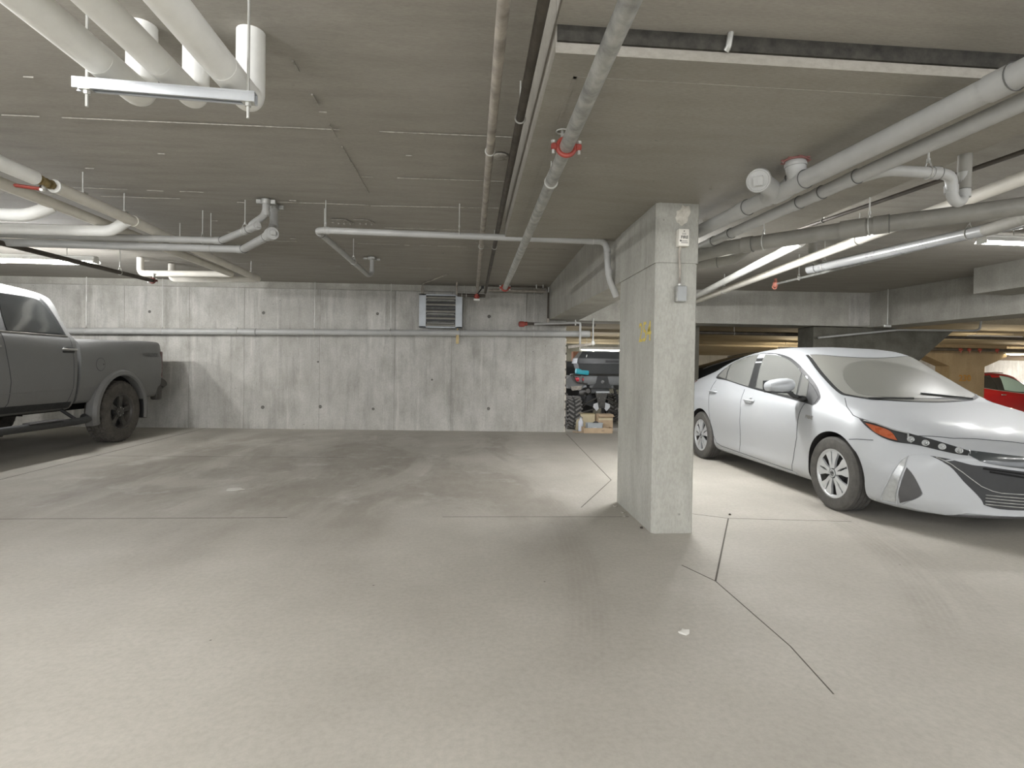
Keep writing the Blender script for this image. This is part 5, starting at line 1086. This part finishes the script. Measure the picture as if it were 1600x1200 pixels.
# ---- far cars: same shell family, own proportions
def scaled(mb, sx, sy, sz):
    m = MB(); m.add([Vector((v.x * sx, v.y * sy, v.z * sz)) for v in mb.v], mb.f); return m
def far_car(label, loc, rz, mat, sc, tiltx=0):
    t = thing('car', label, 'car', loc, rz); sx, sy, sz_ = sc; smb = scaled(hatch_mb, *sc); bv = bvh_of(smb)
    part('body', cut_wheels(smb.mesh('body', [mat]), [(1.35 * sx, .34), (-1.35 * sx, .34)], .39, .5, 1.1), None, t)
    S3 = lambda pts: [(p[0] * sx, p[1] * sy, p[2] * sz_) + tuple(p[3:]) for p in pts]
    for s_ in (-1, 1):
        q = lambda pts: [(p[0], s_ * abs(p[1])) + tuple(p[2:]) for p in pts]
        dd = (0, s_, .2)
        part('window_surround', patch(bv, q(S3(DLO)), dd, .003, .12), M_TRIM, t)
        part('front_side_window', patch(bv, q(S3([(-.05, -.616, 1.385, 1), (.079, -.636, 1.370), (.313, -.655, 1.325), (.633, -.697, 1.183), (.95, -.8, .945, 1), (.355, -.802, .968), (-.02, -.794, 1.008, 1)])), dd, .008, .12), M_GLASSB, t)
        part('rear_side_window', patch(bv, q(S3([(-.98, -.60, 1.295, 1), (-.679, -.591, 1.360), (-.345, -.605, 1.388, 1), (-.245, -.791, 1.015, 1), (-.85, -.757, 1.085, 1)])), dd, .008, .12), M_GLASSD, t)
        part('window_sill_trim', seam(bv, q(S3([(-1.2, -.73, 1.10), (-.18, -.796, .99), (1.0, -.82, .885)])), dd, .010, .004), M_CHROME, t)
        h = onsurf(bv, q(S3([(-.12, -.86, .88)])), (0, s_, 0))[0]; m = MB(); m.rbox(h + Vector((0, s_ * .02, 0)), (.17, .03, .035), .01, 1); part('door_handle', m, M_CHROME, t)
        part('roof_rail', seam(bv, q(S3([(-1.1, -.5, 1.36), (.2, -.5, 1.43)])), (0, 0, 1), .014, .03), M_CHROME, t)
        for x in (1.35, -1.35): wheel(t, (x * sx, s_ * .80 * sy, .34), .34, .22, .21, s_, 0, 'five')
    part('windscreen', patch(bv, S3(WS), UD, .004, .12), M_GLASSD, t); part('rear_window', patch(bv, S3(RG), (-.3, 0, 1), .004, .12), M_GLASSD, t)
    return t
far_car('red sport utility car half hidden behind the far tan pillar at the right edge', (16.85, 16.7, -.45), 0, M_REDP, (1.0, 1.0, 1.17))
far_car('black hatchback whose sloping tail shows behind the silver car roof', (7.12, 11.95, .0), 0, M_DKCAR, (1.0, .72, 1.12))

# ---------------------------------------------------------------- quad bike in the storage opening (rear view), origin at rear wheel contact plane
qb = thing('quad_bike', 'dark quad bike with cargo box and red tail lights in the opening behind the column', 'quad bike', (2.62, 10.70, 0), 0)
M_QP = plain('dark_grey_fender', (108, 110, 110), .45); M_QB = plain('black_cargo_box', (66, 68, 69), .42, coat=.2)
for s_ in (-1, 1):
    for y in (0, 1.45):
        m = MB(); m.lathe((s_ * .58, y, .332), (1, 0, 0), [(.15, -.10), (.19, -.14), (.25, -.15), (.29, -.13), (.305, -.08), (.308, 0), (.305, .08), (.29, .13), (.25, .15), (.19, .14), (.15, .10)], 40)
        ty = part('wheel', m, M_RUBQ, qb)
        m = MB()
        for k in range(22):
            a = 2 * PI * k / 22
            for q, off in ((-1, 0), (1, .5)):
                b_ = a + off * 2 * PI / 22; R = Matrix.Rotation(b_, 3, 'X'); e = R @ Vector((0, 0, 1)); c = Vector((s_ * .58 + q * .068, y, .332)) + e * .309
                m.box(c, (.125, .032, .030), R @ Matrix.Rotation(q * .6, 3, 'Z'))
                e2 = Vector((s_ * .58 + q * .137, y, .332)) + e * .282; m.box(e2, (.035, .030, .06), R)
        o = part('tread_lug', m, M_LUG, ty); o['kind'] = 'stuff'
        m = MB(); m.lathe((s_ * .58, y, .332), (s_, 0, 0), [(.155, .09), (.15, .12), (.135, .10), (.06, .06), (.001, .07)], 28); part('rim', m, M_RIMD, ty)
m = MB(); m.rbox((0, .05, .97), (.78, .30, .20), .04, 2); m.rbox((0, .1, .86), (.5, .3, .12), .04, 2); m.rbox((0, .75, .80), (.42, 1.3, .22), .06, 2); m.rbox((0, 1.45, .92), (.75, .5, .16), .05, 2); part('body_fascia', m, M_QP, qb)
m = MB(); m.prism([(-.10, -.115, 1.06), (.10, -.115, 1.06), (.13, -.115, .92), (.19, -.115, .83), (-.19, -.115, .83), (-.13, -.115, .92)], (0, .02, 0)); part('tail_panel', m, M_TRIM, qb)
m = MB(); m.torus((0, -.119, .945), (0, 1, 0), .026, .006, 20, 6); m.box((.004, -.119, .945), (.030, .006, .008)); m.box((.0, -.119, .945), (.008, .006, .03)); part('round_emblem', m, M_CHROME, qb)
for s_ in (-1, 1):
    m = MB(); m.prism([(s_ * .30, -.06, 1.04), (s_ * .62, -.02, 1.06), (s_ * .74, .0, .95), (s_ * .66, .0, .80), (s_ * .40, -.02, .78), (s_ * .32, -.05, .90)], (0, .5, 0)); f = part('fender', m, M_QP, qb, sharp=50)
    for x, r in ((.50, .042), (.365, .034)): m = MB(); m.lathe((s_ * x, -.07, .985), (0, -1, 0), [(r, -.03), (r, .012), (r * .7, .02), (.001, .022)], 20); part('tail_lamp', m, plain('bright_red_lens', (196, 44, 60), .3, coat=.3), qb)
    m = MB(); m.prism([(s_ * .40, -.075, .86), (s_ * .62, -.06, .84), (s_ * .58, -.06, .76), (s_ * .42, -.075, .78)], (0, .1, 0)); part('fender_trim', m, M_GALVP, qb)
    m = MB(); m.tube([(s_ * .08, -.02, .62), (s_ * .30, .02, .50), (s_ * .46, .02, .36)], .018, 0, 8); m.tube([(s_ * .08, .02, .40), (s_ * .46, .02, .30)], .018, 0, 8); part('suspension_arm', m, M_RIMD, qb)
    m = MB(); m.cyl((s_ * .26, -.02, .82), (s_ * .40, .0, .38), .022, seg=10)
    for k in range(7): m.torus(Vector((s_ * .26, -.02, .82)).lerp(Vector((s_ * .40, .0, .38)), .1 + .11 * k), (s_ * .14, .02, -.44), .036, .007, 14, 6)
    part('shock_spring', m, M_BLACK, qb)
    m = MB(); m.prism([(s_ * .16, -.08, .50), (s_ * .07, -.08, .53), (s_ * .05, -.08, .42), (s_ * .10, -.08, .36), (s_ * .17, -.08, .44)], (0, .02, 0)); part('skid_plate', m, M_STRUT, qb)
m = MB(); m.lathe((-.28, .10, .74), (0, -1, .1), [(.001, .19), (.045, .19), (.05, .16), (.075, .12), (.085, 0), (.08, -.3)], 22); m.sphere((-.27, -.07, .80), .02, 8, 6); part('exhaust', m, M_RIMD, qb)
m = MB(); m.cyl((-.13, -.12, .735), (.14, -.12, .74), .022, seg=12); part('tow_bar', m, M_STRUT, qb)
m = MB(); m.prism([(-.14, -.10, .74), (.12, -.10, .74), (.07, -.10, .58), (.06, -.10, .42), (-.06, -.10, .42), (-.09, -.10, .58)], (0, .06, 0)); m.box((-.01, -.13, .50), (.09, .06, .08)); part('hitch_frame', m, M_RIMD, qb)
m = MB()
for x, z in ((-.10, .70), (.08, .70), (-.06, .62), (.05, .62), (-.04, .46), (.04, .46)): m.cyl((x, -.115, z), (x, -.10, z), .008, seg=6)
o = part('frame_bolt', m, M_CHROME, qb); o['kind'] = 'stuff'
m = MB(); m.tube([(-.45, .2, 1.08), (-.62, .05, 1.07), (-.60, -.12, 1.085), (.60, -.12, 1.085), (.62, .05, 1.07), (.45, .2, 1.08)], .018, .06, 10); m.tube([(-.60, -.12, 1.08), (-.52, -.10, .92), (-.30, -.10, .90)], .014, .04, 8); part('rack_bar', m, M_RIMD, qb)
m = MB(); m.tube([(-.3, 1.1, 1.05), (0, 1.0, 1.14), (.3, 1.1, 1.05)], .014, .05, 8); m.rbox((0, .85, .97), (.3, .8, .12), .05, 2); part('seat_and_bars', m, M_BLACK, qb)
m = MB(); m.rbox((0.02, .85, .55), (.3, 1.6, .28), .04, 2); part('frame', m, M_DARKIN, qb)
bxq = thing('cargo_box', 'black plastic cargo box strapped on the rear rack of the quad bike', 'box', (2.66, 10.72, 1.10))
m = MB()
def frus(z0_, z1_, a0, b0, a1, b1, bev=.03):
    m_ = MB(); m_.loft([[Vector((sx_ * a, sy_ * b, z)) for sx_, sy_ in ((-1, -.92), (-.92, -1), (.92, -1), (1, -.92), (1, .92), (.92, 1), (-.92, 1), (-1, .92))] for a, b, z in ((a0, b0, z0_), (a1, b1, z1_))]); return m_
part('box_base', frus(0.0, .20, .50, .22, .56, .27), M_QB, bxq); part('box_lid', frus(.20, .30, .585, .30, .57, .29), M_QB, bxq); part('lid_top', frus(.30, .44, .56, .28, .46, .20), M_QB, bxq)
m = MB(); m.box((0.1, -.305, .245), (.26, .01, .04)); part('lid_latch', m, M_BLACK, bxq)
m = MB(); m.box((-.40, -.285, .345), (.014, .006, .05), Matrix.Rotation(.2, 3, 'Y')); m.box((.16, -.302, .245), (.015, .006, .012)); part('white_mark', m, M_WHITE, bxq)
single('teal_bag', 'small teal bag wedged under the cargo box corner', 'bag', MB().rbox((2.20, 10.56, 1.135), (.26, .16, .11), .03, 2, Matrix.Rotation(.1, 3, 'Y')), plain('teal_plastic', (40, 160, 176), .5))
single('wooden_block', 'brown wooden block on the shelf above the quad bike', 'block', MB().rbox((2.57, 13.0, 1.49), (.22, .2, .24), .01, 1), plain('brown_wood', (150, 104, 78), .7))
single('shelf_unit', 'dark shelf unit at the back of the storage opening', 'shelf', MB().box((2.2, 13.0, .62), (1.5, .4, 1.50)), M_BLACK)
m = MB(); m.box2((1.83, 10.44, .0), (1.87, 10.5, 1.60)); single('door_post', 'dark steel post just inside the storage opening', 'post', m, M_STEELD)
# boxes under it
CARD = plain('cardboard', (186, 164, 136), .85, var=.08); CARD2 = plain('pale_cardboard', (206, 194, 162), .85, var=.06)
t = thing('cardboard_tray', 'low open cardboard tray in front of the quad bike', 'box', (2.40, 10.08, 0), -.03)
for nm, a, b in (('side', (-.27, -.13, .006), (.27, -.122, .095)), ('side', (-.27, .122, .006), (.27, .13, .095)), ('side', (-.27, -.13, .006), (-.262, .13, .095)), ('side', (.262, -.13, .006), (.27, .13, .095)), ('base', (-.27, -.13, .0), (.27, .13, .006))):
    m = MB(); m.box2(a, b); part(nm, m, CARD, t)
part('printed_marks', text_mb('FRAGILE' if False else 'IIIIIII', .03, frame4((.09, -.1315, .045), (1, 0, 0), (0, 0, 1)), .0005), M_INK, t)
m = MB(); m.prism([(-.47, -.10, .010), (-.27, -.13, .004), (-.27, .05, .004), (-.45, .05, .012)], (0, 0, .006)); part('loose_flap', m, CARD, t)
t = thing('cardboard_box', 'tan cardboard box standing behind the tray right of the plastic bin', 'box', (2.60, 10.34, 0), .04)
for a, b in (((-.15, -.11, 0), (.15, .11, .33)),): m = MB(); m.rbox((0, 0, .165), (.29, .22, .33), .004, 1); part('carton', m, CARD, t)
m = MB(); m.prism([(-.145, -.112, .33), (.145, -.112, .33), (.145, -.19, .29), (-.145, -.19, .29)], (0, .002, .003)); part('flap', m, CARD, t)
m = MB(); m.box((0, -.1112, .24), (.28, .001, .045)); part('tape', m, CARD2, t)
t = thing('cardboard_box', 'pale cream cardboard box behind the clear plastic bin', 'box', (2.26, 10.50, 0), -.05)
m = MB(); m.rbox((0, 0, .16), (.36, .2, .32), .004, 1); part('carton', m, CARD2, t); m = MB(); m.prism([(-.18, -.10, .32), (.18, -.10, .32), (.15, -.16, .34), (-.15, -.16, .345)], (0, .003, .003)); part('flap', m, CARD2, t)
t = thing('plastic_bin', 'clear grey plastic bin with white label in the tray', 'bin', (2.36, 10.13, .008))
CL = plain('clear_plastic', (172, 178, 180), .3)
m = MB()
for a, b in (((-.15, -.07, 0), (.15, -.064, .17)), ((-.15, .064, 0), (.15, .07, .17)), ((-.15, -.07, 0), (-.144, .07, .17)), ((.144, -.07, 0), (.15, .07, .17)), ((-.15, -.07, 0), (.15, .07, .006))): m.box2(a, b)
part('bin_wall', m, CL, t); m = MB(); m.box2((-.157, -.077, .158), (.157, -.062, .172)); part('rim', m, CL, t)
m = MB(); m.box((.0, -.0715, .06), (.08, .002, .05)); part('paper_label', m, M_WHITE, t)
m = MB(); m.sphere((.03, .0, .15), .05, 10, 8, (1.2, .8, 1)); m.sphere((-.04, .0, .13), .04, 10, 8); o = part('contents', m, M_GREYP, t); o['kind'] = 'stuff'
m = MB(); m.lathe((2.135, 10.28, .0), (0, 0, 1), [(.001, 0), (.045, 0), (.048, .01), (.048, .18), (.03, .22), (.018, .235), (.018, .26), (.001, .262)], 20); single('plastic_bottle', 'translucent white plastic bottle between tyre and bin', 'bottle', m, plain('milky_plastic', (212, 216, 224), .4))

# ---------------------------------------------------------------- litter on the floor
def scrap(label, x, y, r, mat, seed, cat='paper scrap', name='paper_scrap', h=.006):
    rnd = random.Random(seed); n = 11; m = MB(); ring = [(r * rnd.uniform(.65, 1.1) * math.cos(2 * PI * k / n), r * .8 * rnd.uniform(.65, 1.1) * math.sin(2 * PI * k / n)) for k in range(n)]
    m.add([(x + a, y + b, .0015) for a, b in ring] + [(x + a, y + b, .003 + h * rnd.random()) for a, b in ring] + [(x, y, h * 1.2), (x, y, .0015)], [(i, (i + 1) % n, (i + 1) % n + n, i + n) for i in range(n)] + [(i + n, (i + 1) % n + n, 2 * n) for i in range(n)] + [((i + 1) % n, i, 2 * n + 1) for i in range(n)])
    single(name, label, cat, m, mat, (x, y, 0.0012))
PAP = plain('white_paper', (206, 204, 196), .8)
scrap('crumpled white scrap lying on the floor in the right foreground', .989, 2.384, .030, PAP, 1, h=.014)
scrap('pale flat scrap on the stained floor left of centre', -2.20, 5.32, .085, PAP, 2)
STN = plain('grey_pebble', (150, 146, 136), .9)
for k, (x, y, r, lab) in enumerate(((1.26, 4.30, .016, 'small pale chip by the left foot of the column, front one'), (1.285, 4.42, .02, 'small pale chip by the left foot of the column, rear one'), (1.27, 4.62, .022, 'pale rubble bit by the back left corner of the column'), (1.30, 3.98, .012, 'tiny brownish chip by the front left foot of the column'), (2.16, 4.33, .012, 'tiny dark chip beside the floor joint corner'))):
    scrap(lab, x, y, r, STN if k < 3 else M_STEELD, 10 + k, 'chip', 'concrete_chip', .012)

# red sprinkler gear along the lower bay soffit
t = thing('sprinkler_main', 'dark pipe with red valves crossing the lower bay above the far pillar', 'pipe', (14, 13.6, 1.9))
m = MB(); m.cyl((10.5, 13.55, 1.86), (21, 13.55, 1.86), .045, seg=12); part('pipe_run', m, M_STEELD, t, True)
for x in (13.0, 13.25, 13.55, 14.05, 15.9, 16.1): 
    m = MB(); m.sphere((x, 13.52, 1.86), .05, 10, 8, (1.3, 1, .9)); m.cyl((x, 13.50, 1.86), (x, 13.50, 1.78), .015, seg=8); part('red_valve', m, M_RED, t, True)
t = thing('steel_pipe', 'long dark pipe under the beam over the silver car roof', 'pipe', (7, 11.3, 2.0))
m = MB(); m.cyl((4.7, 11.2, 2.0), (21, 11.2, 2.02), .035, seg=12); part('pipe_run', m, M_STEELD, t, True)
for x in (5.6, 9.0, 12.6, 15.6): m = MB(); m.cyl((x, 11.2, 2.03), (x, 11.2, sz(11.2)), .008, seg=6); m.torus((x, 11.2, 2.0), (1, 0, 0), .038, .006, 14, 6); part('hanger_rod', m, M_ROD, t, True)
